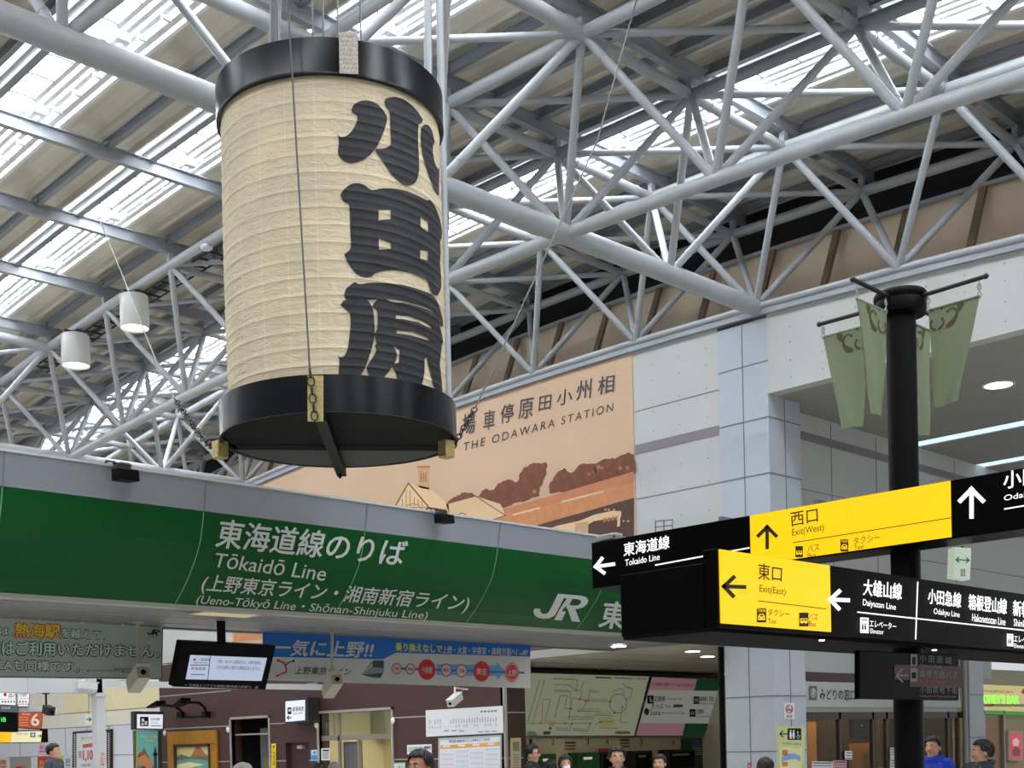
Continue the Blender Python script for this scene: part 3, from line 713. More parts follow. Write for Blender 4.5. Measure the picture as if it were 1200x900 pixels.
# mural --------------------------------------------------------------------------
S18 = SX(17.985)
MUR = mat('mural_sky_print', (204, 173, 144), .55, noise=.05, nscale=.5); M1 = mat('mural_rust', (124, 70, 48), .6, noise=.25, nscale=6); M2 = mat('mural_orange', (202, 136, 90), .6, noise=.1, nscale=5)
M3 = mat('mural_dark', (84, 54, 44), .6, noise=.2, nscale=5); M4 = mat('mural_cream', (222, 190, 148), .6); M5 = mat('mural_tan', (196, 156, 114), .6, noise=.12); M6 = mat('mural_line', (170, 112, 76), .6)
mur = thing('mural', 'huge sepia station photograph on the white wall with brushed Japanese characters', 'mural', (17.98, 22, 4.4))
mb = MB(); ys = [14.95+1.1*i for i in range(13)]; ys[-1] = 28.62
for a, b in zip(ys[:-1], ys[1:]):
    q = [(17.985, a, 4.3), (17.985, b, 4.3), (17.985, b, zb(b)-.17), (17.985, a, zb(a)-.17)]; mb.hexa(q, [(17.999, *v[1:]) for v in q])
mb.build('mural_panel', MUR, mur)
d = Deco(S18, .003); G = lambda p: Z(p, 440, 480, 3.75)
d.poly(G([(-622, 640), (-622, 520), (60, 440), (560, 480), (740, 500), (1132, 400), (1132, 872), (-622, 1020)]), M2)
rag = lambda pts, a=5: [(x+random.uniform(-a, a), y+random.uniform(-a, a)) for x, y in smooth_poly(pts, 5, 300)]
d.poly(rag(G([(318, 412), (350, 385), (380, 368), (420, 366), (445, 382), (460, 372), (480, 348), (512, 352), (545, 325), (590, 305), (625, 320), (640, 270), (680, 240), (720, 238), (752, 236), (750, 285), (728, 332), (716, 372), (690, 390), (620, 410), (560, 430), (480, 430)]), 1.0), M1, lift=.001)
d.poly(rag(G([(765, 362), (780, 300), (820, 265), (868, 275), (905, 238), (960, 238), (1010, 215), (1060, 212), (1105, 190), (1134, 200), (1134, 290), (1000, 330), (850, 360)]), 1.0), M1, lift=.001)
for _ in range(60):
    x, y = random.choice([(random.uniform(500, 740), random.uniform(260, 400)), (random.uniform(790, 1125), random.uniform(250, 300))])
    if y > 470-.3*x or True: d.disc(Z([(x, y)], 440, 480, 3.75)[0], random.uniform(1, 2.6), random.choice([M1, M3, M6]), lift=.0015) if (x > 780 or y > 640-.45*x) else None
d.poly(G([(548, 440), (750, 385), (1135, 272), (1135, 320), (1000, 352), (700, 440), (560, 470)]), mat('mural_roof_ridge', (198, 128, 88), .6, noise=.1), lift=.002)
d.poly(G([(560, 470), (700, 440), (1135, 322), (1136, 385), (700, 510), (470, 500)]), M2, lift=.002)
for i in range(16):
    x = 600+i*34; d.line(G([(x, 478-(x-560)*.262), (x+14+i*.6, 505-(x-560)*.235)]), .4, M6, lift=.003)
d.line(G([(605, 462), (722, 432)]), 2.2, M4, lift=.003); d.line(G([(820, 405), (1000, 360)]), 2.2, M4, lift=.003)
d.poly(G([(640, 530), (740, 500), (1136, 388), (1136, 600), (800, 640)]), M3, lift=.0025)
d.poly(G([(750, 528), (800, 510), (900, 488), (960, 462), (1040, 445), (1080, 446), (1080, 470), (960, 490), (860, 548), (760, 560)]), M4, lift=.003)
d.poly(G([(880, 500), (935, 490), (935, 560), (870, 560)]), M5, lift=.0035)
for i in range(4): d.poly(G([(1000+i*18, 478-i*3), (1013+i*18, 475-i*3), (1013+i*18, 492-i*3), (1000+i*18, 496-i*3)]), M6, lift=.0035)
for x in (1010, 1025, 1048, 1090, 1110): d.disc(Z([(x, 440 if x < 1060 else 490)], 440, 480, 3.75)[0], 1.3, M5, lift=.004)
d.poly(G([(1076, 470), (1074, 512), (1062, 515), (1064, 470)]), M4, lift=.0036)
d.poly(G([(310, 415), (440, 380), (550, 415), (570, 465), (480, 492), (330, 470)]), M4, lift=.003); d.line(G([(312, 414), (440, 380), (572, 466), (500, 490)]), 1.1, M1, lift=.004)
d.poly(G([(186, 255), (238, 255), (236, 352), (190, 342)]), M5, lift=.003); d.poly(G([(180, 256), (186, 247), (236, 247), (243, 256)]), M6, lift=.004)
for x in (196, 207, 218): d.poly(G([(x, 275), (x+7, 275), (x+7, 318), (x, 318)]), M6, lift=.004)
d.poly(G([(145, 322), (240, 345), (320, 415), (330, 480), (250, 445)]), M4, lift=.003)
d.poly(G([(82, 435), (145, 325), (250, 447), (250, 520), (60, 520)]), M4, lift=.0034); d.line(G([(80, 437), (145, 323), (252, 450)]), 1.6, M1, lift=.004)
for x in (118, 135, 152, 170, 188, 205): d.line(G([(x, 355 if 130 < x < 160 else 375+abs(x-148)*.5), (x, 425)]), .7, M1, lift=.004)
d.line(G([(100, 430), (225, 430)]), .7, M1, lift=.004)
d.line(G([(118, 440), (140, 420), (165, 414), (190, 420), (212, 445)]), .9, M6, lift=.004); d.line(G([(360, 475), (366, 460), (380, 454), (395, 460), (400, 478)]), .9, M1, lift=.004)
d.build('photograph', mur)
d = Deco(S18, .007); INK2 = mat('mural_ink', (72, 66, 66), .6)
cs = [('場', 541, 510, 15, 24), ('車', 566, 505, 13, 23), ('停', 586, 497, 15, 22), ('原', 607, 492, 17, 23), ('田', 631, 482, 14, 17), ('小', 652, 476, 18, 18), ('州', 675, 470, 17, 23), ('相', 700, 463, 19, 21)]
for ch, x, y, w_, h_ in cs: d.text(ch, (x+1.5, y-h_), (x+w_+1.5, y-h_-w_*.2), (x+w_, y-w_*.2), (x, y), INK2, bold=.012)
d.build('lettering', mur); d = Deco(S18, .007)
d.text('THE ODAWARA STATION', (543.5, 519), (719, 472), (718, 481.5), (542.5, 529), INK2, spacing=1.35, bold=.003)
d.build('lettering', mur)
# ------------------------------------------------------------------ sign pole with four-way signs and banners
PC = onD(1060, 600, 11.5); PX_, PY_ = float(PC[0]), float(PC[1])
WL = glow('sign_white_lit', (255, 255, 252), 1.1); YL = glow('sign_yellow_lit', (255, 206, 0), .92); SBLK = mat('sign_black', (3, 3, 4), .4, spec=.06); SDK = mat('sign_dark_ink', (30, 24, 10), .6)
pole = thing('sign_pole', 'tall round black pole carrying the direction signs and green banners', 'pole', (PX_, PY_, 0))
MB().lathe((PX_, PY_, 0), [(.001, 0), (.2, 0), (.2, .02), (.132, .05), (.132, 5.62), (.001, 5.62)], 40).build('pole_shaft', BLACK, pole, smooth=True)
MB().lathe((PX_, PY_, 0), [(.001, 5.52), (.22, 5.52), (.225, 5.53), (.225, 5.62), (.22, 5.64), (.235, 5.66), (.235, 5.70), (.22, 5.72), (.001, 5.72)], 48).build('pole_cap', BLACK, pole, smooth=True)
ROD = mat('dark_brown_rod', (32, 26, 26), .45)
ARMS = {'a': ((-1, 0), .82), 'b': ((0, -1), .80), 'c': ((0, 1), .84), 'd': ((1, 0), .62)}
for k, ((ax, ay), L) in ARMS.items():
    MB().tube([(PX_+ax*.1, PY_+ay*.1, 5.645), (PX_+ax*L, PY_+ay*L, 5.655)], .02, 12).ball((PX_+ax*L, PY_+ay*L, 5.655), .026, 12, 8).build('banner_arm', ROD, pole, smooth=True)
FLAG = mat('green_banner_cloth', (116, 127, 100), .8, bump=.25, bscale=6); OLIVE = mat('olive_motif', (78, 70, 34), .8)
def flag(k, s0, s1, zt0, b0, b1, zb0, label, bend=.0):
    (ax, ay), L = ARMS[k]; t = thing('banner', label, 'banner', (PX_+ax*s0, PY_+ay*s0, zb0), 'green banners on the pole')
    n1, n2 = 10, 16; px_, py_ = -ay, ax
    def P(u, v, o=0):
        s = (s0+(s1-s0)*u)*(1-v)+(b0+(b1-b0)*u)*v; w = .018*math.sin(u*7+v*5)*v+bend*v*v+o
        return (PX_+ax*s+px_*w, PY_+ay*s+py_*w, zt0+(zb0-zt0)*v+.02*(u-.5)*v)
    vs = []; fs = []
    for side in (0, .006):
        for j in range(n2+1):
            for i in range(n1+1): vs.append(P(i/n1, j/n2, side))
    N = (n1+1)*(n2+1)
    for q in (0, 1):
        for j in range(n2):
            for i in range(n1): a = q*N+j*(n1+1)+i; fs.append((a, a+1, a+n1+2, a+n1+1))
    MB()._add(vs, fs).build('cloth', FLAG, t, smooth=True)
    MB().tube([P(0, 0), P(1, 0)], .011, 8).build('hem_rod', FLAG, t)
    for u in (0, 1):
        mb = MB(); p = Vector(P(u, 0)); q = Vector((PX_+ax*(s0+(s1-s0)*u), PY_+ay*(s0+(s1-s0)*u), 5.645))
        mb.tube([q, q+Vector((.0, .0, -.03)), p+Vector((0, 0, .035))], .006, 6)
        for c in (p+Vector((0, 0, .01)), q.lerp(p, .45)): mb.tube([c+Vector((ax*.018*math.cos(a*math.pi/4), ay*.018*math.cos(a*math.pi/4), .028*math.sin(a*math.pi/4))) for a in range(9)], .005, 5, cap=False)
        mb.build('hook', mat('bright_hook', (150, 150, 150), .35, .6), t)
    # printed crest of curls, both faces
    mb = MB()
    sg = 1 if (np.array([px_, py_]) @ (np.array([0, 0])-np.array([PX_, PY_]))) > 0 else -1
    o = .010 if sg > 0 else -.005
    asp = abs(s1-s0)/abs(zt0-zb0); UC = .17
    def ribbon(path, ws):
        pts = smooth_path(path, ws); A = []; B = []
        for i, (x, y, w) in enumerate(pts):
            p, q = pts[max(0, i-1)], pts[min(len(pts)-1, i+1)]; tx, ty = q[0]-p[0], (q[1]-p[1])/asp; l = math.hypot(tx, ty) or 1; w = w*1.3; nx, ny = -ty/l, tx/l
            A.append((x+nx*w, y+ny*w*asp)); B.append((x-nx*w, y-ny*w*asp))
        k = len(A); mb._add([P(min(max(u, .0), 1), max(.003, v), o) for u, v in A+B], [(i, i+1, k+i+1, k+i) for i in range(k-1)])
    def smooth_path(path, ws):
        out = []; n = len(path)
        for i in range(n-1):
            p0, p1, p2, p3 = path[max(0, i-1)], path[i], path[i+1], path[min(n-1, i+2)]
            for q in range(5):
                t = q/5; c = [.5*((2*p1[j])+(-p0[j]+p2[j])*t+(2*p0[j]-5*p1[j]+4*p2[j]-p3[j])*t*t+(-p0[j]+3*p1[j]-3*p2[j]+p3[j])*t**3) for j in (0, 1)]
                out.append((c[0], c[1], ws[i]+(ws[i+1]-ws[i])*t))
        out.append((*path[-1], ws[-1])); return out
    def dot(x, y, r): mb._add([P(min(max(x+r*math.cos(a*math.pi/8), 0), 1), max(.003, y+r*math.sin(a*math.pi/8)*asp), o) for a in range(16)], [tuple(range(16))])
    for m_ in (1, -1):
        X_ = lambda x: UC+m_*x
        for path, ws in (([(.44, .008), (.475, .035), (.465, .07), (.43, .10)], [.045, .05, .035, .006]),
                         ([(.23, .062), (.27, .048), (.34, .05), (.40, .075), (.42, .115), (.39, .16), (.32, .195), (.20, .215)], [.010, .012, .014, .017, .022, .034, .045, .022]),
                         ([(.12, .13), (.145, .15), (.135, .18), (.09, .205), (.02, .222)], [.012, .015, .018, .018, .016])):
            if m_ < 0: path = [(x, y) for x, y in path if UC-x > -.02]
            if len(path) > 2: ribbon([(X_(x), y) for x, y in path], ws[:len(path)])
        for x, y, r in ((.10, .012, .032), (.225, .066, .028), (.115, .125, .028)):
            if X_(x) > .02: dot(X_(x), y, r)
    mb.build('crest_print', OLIVE, t)
flag('b', .27, .74, 5.50, .30, .52, 3.98+.66, 'green banner on the arm of the black pole pointing furthest right, crest in full view', .03)
flag('c', .30, .80, 5.52, .38, .60, 4.60, 'green banner hanging lowest at the outer left of the black pole', .05)
flag('a', .26, .76, 5.50, .36, .56, 4.55, 'narrow green banner left of the black shaft, overlapping the outer left banner', .0)
flag('d', .18, .56, 5.50, .22, .48, 4.50, 'narrow green banner close behind the shaft of the black pole on its right side', .0)

# upper long sign, along the hall ------------------------------------------------
def icon_bus(d, c, h, m, mk):
    x, y = c; d.rect(x-h*.42, y-h*.62, x+h*.42, y+h*.62, m, lift=.002); w = h*.34
    d.rect(x-w, y-h*.1, x+w, y+h*.28, mk, lift=.003); d.rect(x-w*.8, y-h*.02, x-w*.1, y+h*.1, m, lift=.004); d.rect(x+w*.05, y-h*.02, x+w*.8, y+h*.1, m, lift=.004)
    for k in (-.5, .5): d.disc((x+w*k, y+h*.3), h*.08, mk, lift=.0035)
def icon_taxi(d, c, h, m, mk):
    x, y = c; d.rect(x-h*.40, y-h*.62, x+h*.40, y+h*.62, m, lift=.002); d.text('TAXI', (x-h*.32, y-h*.55), (x+h*.32, y-h*.55), (x+h*.32, y-h*.28), (x-h*.32, y-h*.28), mk, lift=.003, bold=.02)
    d.poly([(x-h*.3, y+h*.42), (x-h*.3, y+h*.12), (x-h*.18, y-.12*h), (x+h*.18, y-.12*h), (x+h*.3, y+h*.12), (x+h*.3, y+h*.42)], mk, lift=.003); d.rect(x-h*.14, y-h*.04, x+h*.14, y+h*.1, m, lift=.004)
    for k in (-.18, .18): d.disc((x+h*k, y+h*.24), h*.06, m, lift=.004)
def icon_lift(d, x0, y0, x1, y1, m, mk):
    d.poly([(x0, y0), (x1, y0+.6), (x1, y1+.6), (x0, y1)], m, lift=.002); w = x1-x0; h = y1-y0
    for k in (.3, .6): d.disc((x0+w*k, y0+h*.45), w*.1, mk, lift=.003); d.rect(x0+w*(k-.1), y0+h*.52, x0+w*(k+.1), y0+h*.8, mk, lift=.003)
    d.rect(x0+w*.12, y0+h*.14, x1-w*.12, y0+h*.2, mk, lift=.003)
WX = PX_-.30
up = thing('direction_sign', 'long black overhead sign with a yellow west exit panel in its middle', 'sign', (WX, PY_, 3.4), 'direction signs on the black pole')
pa = onX(693, 638, WX); pb = onX(698, 691, WX)
ytop = lambda y: 3.90; YL0, YR0 = float(pa[1]), 3.2
MB().box((WX, YR0, 3.40), (WX+.42, YL0, 3.90)).build('sign_box', SBLK, up, bevel=.008)
SW = SX(WX)
yq = [onX(x, y, WX) for x, y in ((879.5, 603), (1114, 561))]
MB().box((WX-.012, yq[1][1], 3.415), (WX, yq[0][1], 3.895)).build('yellow_panel', YL, up)
d = Deco(SW, .016)
d.arrow((899, 630), 25, 4.2, 90, SDK, hl=.62)
d.text('西口', (926, 601), (958, 595.5), (958.5, 611.5), (927, 617.5), SDK, bold=.008); d.text('Exit(West)', (928, 620), (965.5, 613.5), (965.5, 624), (928, 630.5), SDK)
d.line([(929, 636), (1116, 606.5)], .9, SDK, lift=.002); icon_bus(d, (936.5, 646.5), 10.5, SDK, YL); d.text('バス', (946, 639), (960, 636.5), (960, 645), (946, 647.5), SDK); d.text('Bus', (946.5, 648.5), (956, 647), (956, 652), (946.5, 653.5), SDK)
icon_taxi(d, (989.5, 639), 11.5, SDK, YL); d.text('タクシー', (1000, 630), (1031, 625), (1031, 633.5), (1000, 638.5), SDK); d.text('Taxi', (1001, 639.5), (1012, 637.7), (1012, 642.5), (1001, 644.3), SDK)
d.arrow((709, 662.5), 22, 4.0, 188, WL, hl=.58)
d.text('東海道線', (731, 636.5), (784, 627), (784.5, 642.5), (731, 652), WL, bold=.022); d.text('Tokaido Line', (732.5, 656), (773, 648.5), (773, 656), (732.5, 663.5), WL, bold=.008)
d.line([(768, 662.2), (878, 642)], 1.6, WL, lift=.002)
d.arrow((1138.5, 590), 33, 5.2, 90, WL, hl=.60)
d.text('小田急線', (1176, 553), (1262, 537), (1262, 557), (1176, 573.5), WL, bold=.022); d.text('Odakyu Line', (1176.5, 580.5), (1244, 568), (1244, 577), (1176.5, 589), WL, bold=.008); d.line([(1177, 596.5), (1300, 576)], 1.6, WL, lift=.002)
d.build('lettering', up)
for y in (9.0, 7.6, 6.5): MB().box((WX+.1, y-.02, 3.90), (WX+.3, y+.02, 3.96)).build('top_bracket', GREYM, up)
t = thing('sign_lamp', 'small grey lamp fixed on top of the long black overhead sign at its left end', 'lamp', onX(712, 630, WX+.2))
p = onX(713, 630, WX+.15); MB().box(p+np.array((-.05, -.14, -.03)), p+np.array((.08, .14, .035))).build('lamp_housing', mat('alu', (170, 172, 174), .4, .3), t, bevel=.01); MB().tube([p+np.array((.0, .1, 0)), p+np.array((.02, .12, -.1))], .012, 6).build('lamp_foot', GREYM, t)
t = thing('wire_frame_bracket', 'thin white wire frame bracket standing above the long black sign against the white wall', 'bracket', onX(778, 623, 11.4))
q = [onX(x, y, 11.4) for x, y in ((768, 611), (788, 609), (788, 622), (768, 624))]; mb = MB(); mb.tube(q+[q[0]], .008, 6); mb.tube([(q[0]+q[1])/2, (q[2]+q[3])/2], .008, 6); mb.tube([(q[1]+q[2])/2, (q[0]+q[3])/2], .008, 6); mb.tube([q[3], np.array([WX+.36, q[3][1], 3.895])], .01, 6); mb.tube([q[2], np.array([WX+.36, q[2][1], 3.895])], .01, 6)
mb.build('wire', mat('wire_grey', (120, 120, 122), .5), t)

# lower box sign, across the hall ------------------------------------------------
EY = PY_-.30; X0 = 7.38
lo_ = thing('direction_sign', 'deep black box sign with a yellow east exit panel and white line names', 'sign', (10, EY+.4, 2.5), 'direction signs on the black pole')
MB().box((X0, EY, 2.53), (15.0, EY+.12, 3.09)).box((X0, EY+.1, 2.53), (15.0, EY+.90, 3.0)).build('sign_box', SBLK, lo_, bevel=.006)
MB().box((X0, EY+.05, 2.505), (15.0, EY+.88, 2.53)).build('under_tray', BLACKM, lo_)
SE = SY(EY)
a = onY(845, 690, EY)[0]; b = onY(971.5, 690, EY)[0]
MB().box((a-.02, EY-.012, 2.56), (b, EY, 3.085)).build('yellow_panel', YL, lo_)
d = Deco(SE, .016)
d.arrow((861, 687.5), 25, 4.6, 178, SDK, hl=.66)
d.text('東口', (888.5, 659.5), (916.5, 664), (916, 682), (888.5, 679), SDK, bold=.008); d.text('Exit(East)', (890.5, 685), (921, 689.5), (920.5, 699.5), (890, 696), SDK)
d.line([(888, 704), (968, 713.5)], .9, SDK, lift=.002)
icon_taxi(d, (892.5, 721), 13.5, SDK, YL); d.text('タクシー', (900.5, 713), (925.5, 716), (925, 723.5), (900, 721), SDK); d.text('Taxi', (900, 724.5), (909.5, 725.5), (909.5, 731), (900, 730), SDK)
icon_bus(d, (942, 726), 13, SDK, YL); d.text('バス', (948.5, 718), (958.5, 719), (958, 727), (948, 726), SDK); d.text('Bus', (948, 727.5), (956, 728.5), (956, 734.5), (948, 733.5), SDK)
d.arrow((984, 703), 22, 4.6, 178, WL, hl=.70)
d.text('大雄山線', (1012.5, 678.5), (1057, 684), (1056.5, 703), (1011.5, 697.5), WL, bold=.022); d.text('Daiyuzan Line', (1011.5, 702), (1050, 708), (1049.5, 717), (1011, 711.5), WL, bold=.01)
d.line([(1005, 717.3), (1290, 748.5)], 1.5, WL, lift=.002); d.line([(1075.5, 682), (1073, 749)], 1.5, WL, lift=.002)
icon_lift(d, 1008, 723.5, 1018, 741.5, WL, SBLK); d.text('エレベーター', (1019.5, 726), (1050.5, 730.5), (1050, 738), (1019, 734.5), WL, bold=.01); d.text('Elevator', (1020, 736.5), (1035.5, 738), (1035.5, 743.5), (1020, 742), WL, bold=.006)
d.text('小田急線', (1088, 689.5), (1126.5, 695), (1126, 712.5), (1087.5, 707), WL, bold=.022); d.text('Odakyu Line', (1094.5, 712.5), (1124.5, 717), (1124.5, 725.5), (1094, 721.5), WL, bold=.01)
d.text('箱根登山線', (1135.5, 696), (1180, 702), (1179.5, 720), (1135, 714), WL, bold=.022); d.text('Hakonetozan Line', (1139.5, 719), (1178.5, 724.5), (1178, 733), (1139, 728), WL, bold=.01)
d.text('新幹線', (1187.5, 703), (1217, 707), (1217, 726), (1187, 721.5), WL, bold=.022); d.text('Shinkansen', (1188, 725), (1216, 729), (1216, 737), (1188, 733.5), WL, bold=.01)
icon_lift(d, 1180, 742.5, 1187.5, 757, WL, SBLK); d.text('エレベーター', (1188.5, 744), (1218, 748), (1218, 756), (1188, 752), WL, bold=.01); d.text('Elevator', (1188.5, 754), (1204, 755.5), (1204, 760.5), (1188.5, 759), WL, bold=.006)
d.build('lettering', lo_)
for x, y in ((963, 750.5), (1095, 762), (967, 660)):
    p = onZ(x, y, 2.50 if y > 700 else 3.39); 
    if y > 700: MB().lathe(p, [(.001, -.004), (.022, -.004), (.022, .008), (.001, .008)], 14).build('pin_light', glow('pin_light', (255, 255, 250), 5), lo_)
# small sign under the box sign
S3y = PY_-.20; S3 = SY(S3y)
lw = thing('direction_sign', 'small dim sign fixed low across the black pole pointing to castle, bus and shopping arcade', 'sign', (PX_, S3y, 2.0), 'direction signs on the black pole')
slab(S3, [(1007, 762), (1124, 767), (1124, 821), (1007, 819)], .05, 'sign_panel', SBLK, lw, bevel=.01)
d = Deco(S3, .004); DT = mat('dim_text', (104, 102, 100), .6); DR = mat('dim_red', (52, 14, 17), .5); DR2 = mat('dim_red_text', (140, 60, 60), .6)
d.poly([(1048, 779), (1128, 781), (1128, 806), (1066, 805), (1066, 797), (1048, 796)], DR)
d.arrow((1057.5, 791.5), 15, 1.6, 180, DT, hl=.75)
d.rect(1067, 766.5, 1075, 780.5, DT, lift=.002); d.rect(1069, 770, 1073, 779, SBLK, lift=.003); d.rect(1067, 783, 1075, 799, DT, lift=.002); d.rect(1068.5, 788, 1073.5, 795, SBLK, lift=.003)
d.text('小 田 原 城', (1078, 767), (1115, 770), (1115, 778.5), (1078, 775.5), DT); d.text('Odawara Castle', (1078, 778), (1104, 779.5), (1104, 783), (1078, 781.5), DT)
d.text('箱根方面バス', (1078, 785), (1122, 786.5), (1122, 795.5), (1078, 794), DT, spacing=1.15); d.text('Bus for Hakone area', (1078, 796.5), (1108, 797.5), (1108, 801), (1078, 800), DR2)
d.text('小田原地下街', (1078, 804), (1122, 805), (1122, 813), (1078, 812), DT, spacing=1.15); d.text('Underground Shopping Arcade', (1078, 814), (1120, 815), (1120, 818.5), (1078, 817.5), DT)
d.build('lettering', lw)
# green evacuation sign
S4y = PY_-.32-.55; S4 = SP(onD(1125, 660, 11.4), (-.45, -.9, 0))
ev = thing('evacuation_sign', 'small white box sign with green arrows hanging right of the black pole', 'sign', onD(1125, 678, 11.4))
slab(S4, [(1119, 641), (1138.5, 642.5), (1137, 679.5), (1117.5, 677)], .1, 'sign_box', glow('evac_white', (214, 226, 206), .55), ev, bevel=.006)
d = Deco(S4, .003); EG = mat('evac_green', (10, 130, 96), .5)
d.arrow((1124, 656), 7, 1.5, 180, EG, hl=.6); d.arrow((1132, 656.5), 7, 1.5, 0, EG, hl=.6); d.rect(1126, 667, 1131, 675, EG); d.rect(1127, 668, 1130, 674, glow('evac_white', (214, 226, 206), .55), lift=.002); d.disc((1128.5, 669.5), .9, EG, lift=.003); d.line([(1128.5, 670), (1128, 673)], 1, EG, lift=.003)
d.build('symbol', ev)
p = S4(1128, 642, -.05); MB().tube([p, (p[0], p[1], 3.42)], .012, 6).build('hanger', DARK, ev)
# ------------------------------------------------------------------ brown wall with openings (plane X = 17.97)
XB = 17.97; SB = SX(XB)
def yb(px, py=880): return float(onX(px, py, XB)[1])
def zb_(px, py): return float(onX(px, py, XB)[2])
YE, YS = 32.45, 18.55
ops = [(yb(272), yb(316), zb_(294, 842)), (yb(335), yb(362), zb_(348, 870)), (yb(374.5), yb(460), zb_(417, 834))]
mb = MB(); edges = [YE]
for a, b, z in ops: edges += [a, b]
edges.append(YS)
for i in range(0, len(edges), 2): mb.box((XB, edges[i+1], 0), (XB+.3, edges[i], 4.15))
for a, b, z in ops: mb.box((XB, b, z), (XB+.3, a, 4.15))
struct('wall_brown', mb, BROWN)
t_ = MB()
for z in (3.265, 2.345, 1.415):
    for i in range(0, len(edges), 2): t_.box((XB-.008, edges[i+1], z), (XB, edges[i], z+.028))
struct('trim_9', t_, METALTRIM)
mb = MB()
for k in (0, 2):
    a, b, z = ops[k]
    for y0, y1 in ((a, a+.06), (b-.06, b)): mb.box((XB-.03, y0, 0), (XB+.1, y1, z+.06))
    mb.box((XB-.03, b-.06, z), (XB+.1, a+.06, z+.06))
struct('trim_10', mb, METALTRIM)
XRET = float(onY(616, 850, 18.5)[0])
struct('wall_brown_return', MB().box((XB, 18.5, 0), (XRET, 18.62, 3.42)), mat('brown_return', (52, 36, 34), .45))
t_ = MB()
for z in (3.265, 2.345, 1.415): t_.box((XB+.05, 18.49, z), (XRET, 18.5, z+.025))
t_.box((XB-.03, 18.47, 0), (XB+.04, 18.52, 3.42)); struct('trim_11', t_, METALTRIM)
# dark doorway
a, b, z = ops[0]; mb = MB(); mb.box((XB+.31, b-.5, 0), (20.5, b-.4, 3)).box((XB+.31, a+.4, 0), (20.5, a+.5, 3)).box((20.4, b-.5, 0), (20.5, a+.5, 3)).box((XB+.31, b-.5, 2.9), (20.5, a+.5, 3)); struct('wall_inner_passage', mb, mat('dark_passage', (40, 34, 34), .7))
t = thing('steel_door', 'half open grey steel leaf inside the dark doorway beside the yellow notice', 'door', (XB+.5, b+.3, 0))
MB().box((XB+.32, b+.01, .02), (XB+.36, b+.9, z-.25)).build('door_leaf', mat('door_grey', (84, 84, 86), .4), t, bevel=.006); MB().box((XB+.30, b+.2, 1.0), (XB+.32, b+.75, 1.5)).build('notice', mat('olive_note', (110, 104, 60), .6), t)
MB().box((XB+.1, b, z-.42), (XB+.16, a, z-.38)).build('transom', METALTRIM, t)
# small maroon door
a, b, z = ops[1]; dr = thing('door_1', None, None, (XB+.1, (a+b)/2, 0), kind='structure')
MB().box((XB+.1, b, 0), (XB+.16, a, z)).build('door_leaf', mat('maroon_door', (56, 30, 32), .4), dr); MB().box((XB+.02, b+.3, z-.16), (XB+.1, a-.45, z-.08)).build('door_closer', METALTRIM, dr); MB().box((XB+.04, b+.1, 1.0), (XB+.1, b+.2, 1.03)).build('door_handle', METALTRIM, dr)
# station office behind the window
a, b, z = ops[2]; OFW = mat('office_wall', (226, 218, 184), .7)
mb = MB(); mb.box((20.8, b-1, 0), (20.9, a+1.2, 3)).box((XB+.31, b-1, 0), (20.9, b-.9, 3)).box((XB+.31, a+1.1, 0), (20.9, a+1.2, 3)).box((XB+.31, b-1, 2.95), (20.9, a+1.2, 3.05))
struct('wall_office', mb, OFW)
t = thing('office_ceiling_light', 'long bright strip light on the ceiling inside the station office', 'ceiling light', (19.6, (a+b)/2, 2.9)); MB().box((19.5, b+.2, 2.88), (19.75, a-.2, 2.95)).build('light_body', WHITE, t); MB().box((19.52, b+.25, 2.86), (19.73, a-.25, 2.88)).build('tube', glow('office_tube', (255, 250, 225), 30), t)
w = thing('window_5', None, None, (XB+.1, (a+b)/2, 0), kind='structure'); fr = MB(); gl = MB()
y1 = yb(395, 850); y2 = yb(390, 850)
zt2 = zb_(417, 861); zt3 = zb_(417, 867)
fr.box((XB+.06, b, zt3), (XB+.14, a, zt2)); fr.box((XB+.06, y1, 0), (XB+.12, y1+.07, z)); fr.box((XB+.07, y2+.05, zt2), (XB+.1, y2+.09, z)); fr.box((XB+.06, yb(418), 0), (XB+.14, yb(418)+.06, zt3))
fr.build('window_frame', mat('window_alu', (150, 142, 132), .35, .4), w)
gl.box((XB+.09, b, zt2), (XB+.1, a, z)); gl.build('pane', glass_mat('clear_glass'), w)
t = thing('sliding_door', 'grey sliding door panel under the station office transom', 'door', (XB+.2, yb(405), 0)); MB().box((XB+.18, yb(416), .02), (XB+.22, yb(395), zt3-.04)).build('door_leaf', mat('slide_grey', (96, 96, 98), .35), t, bevel=.005); mb = MB()
for px in (399, 404, 409): mb.box((XB+.172, yb(px), .1), (XB+.18, yb(px)+.02, zt3-.1))
mb.build('rib', GREYM, t)
t = thing('service_counter', 'pale counter inside the station office window loaded with small goods', 'counter', (18.9, yb(440), 0)); MB().box((18.6, yb(458), 0), (19.2, yb(420), .95)).build('front_panel', mat('counter_cream', (200, 190, 150), .5), t); MB().box((18.55, yb(459), .95), (19.25, yb(419), 1.0)).build('counter_top', WHITE, t)
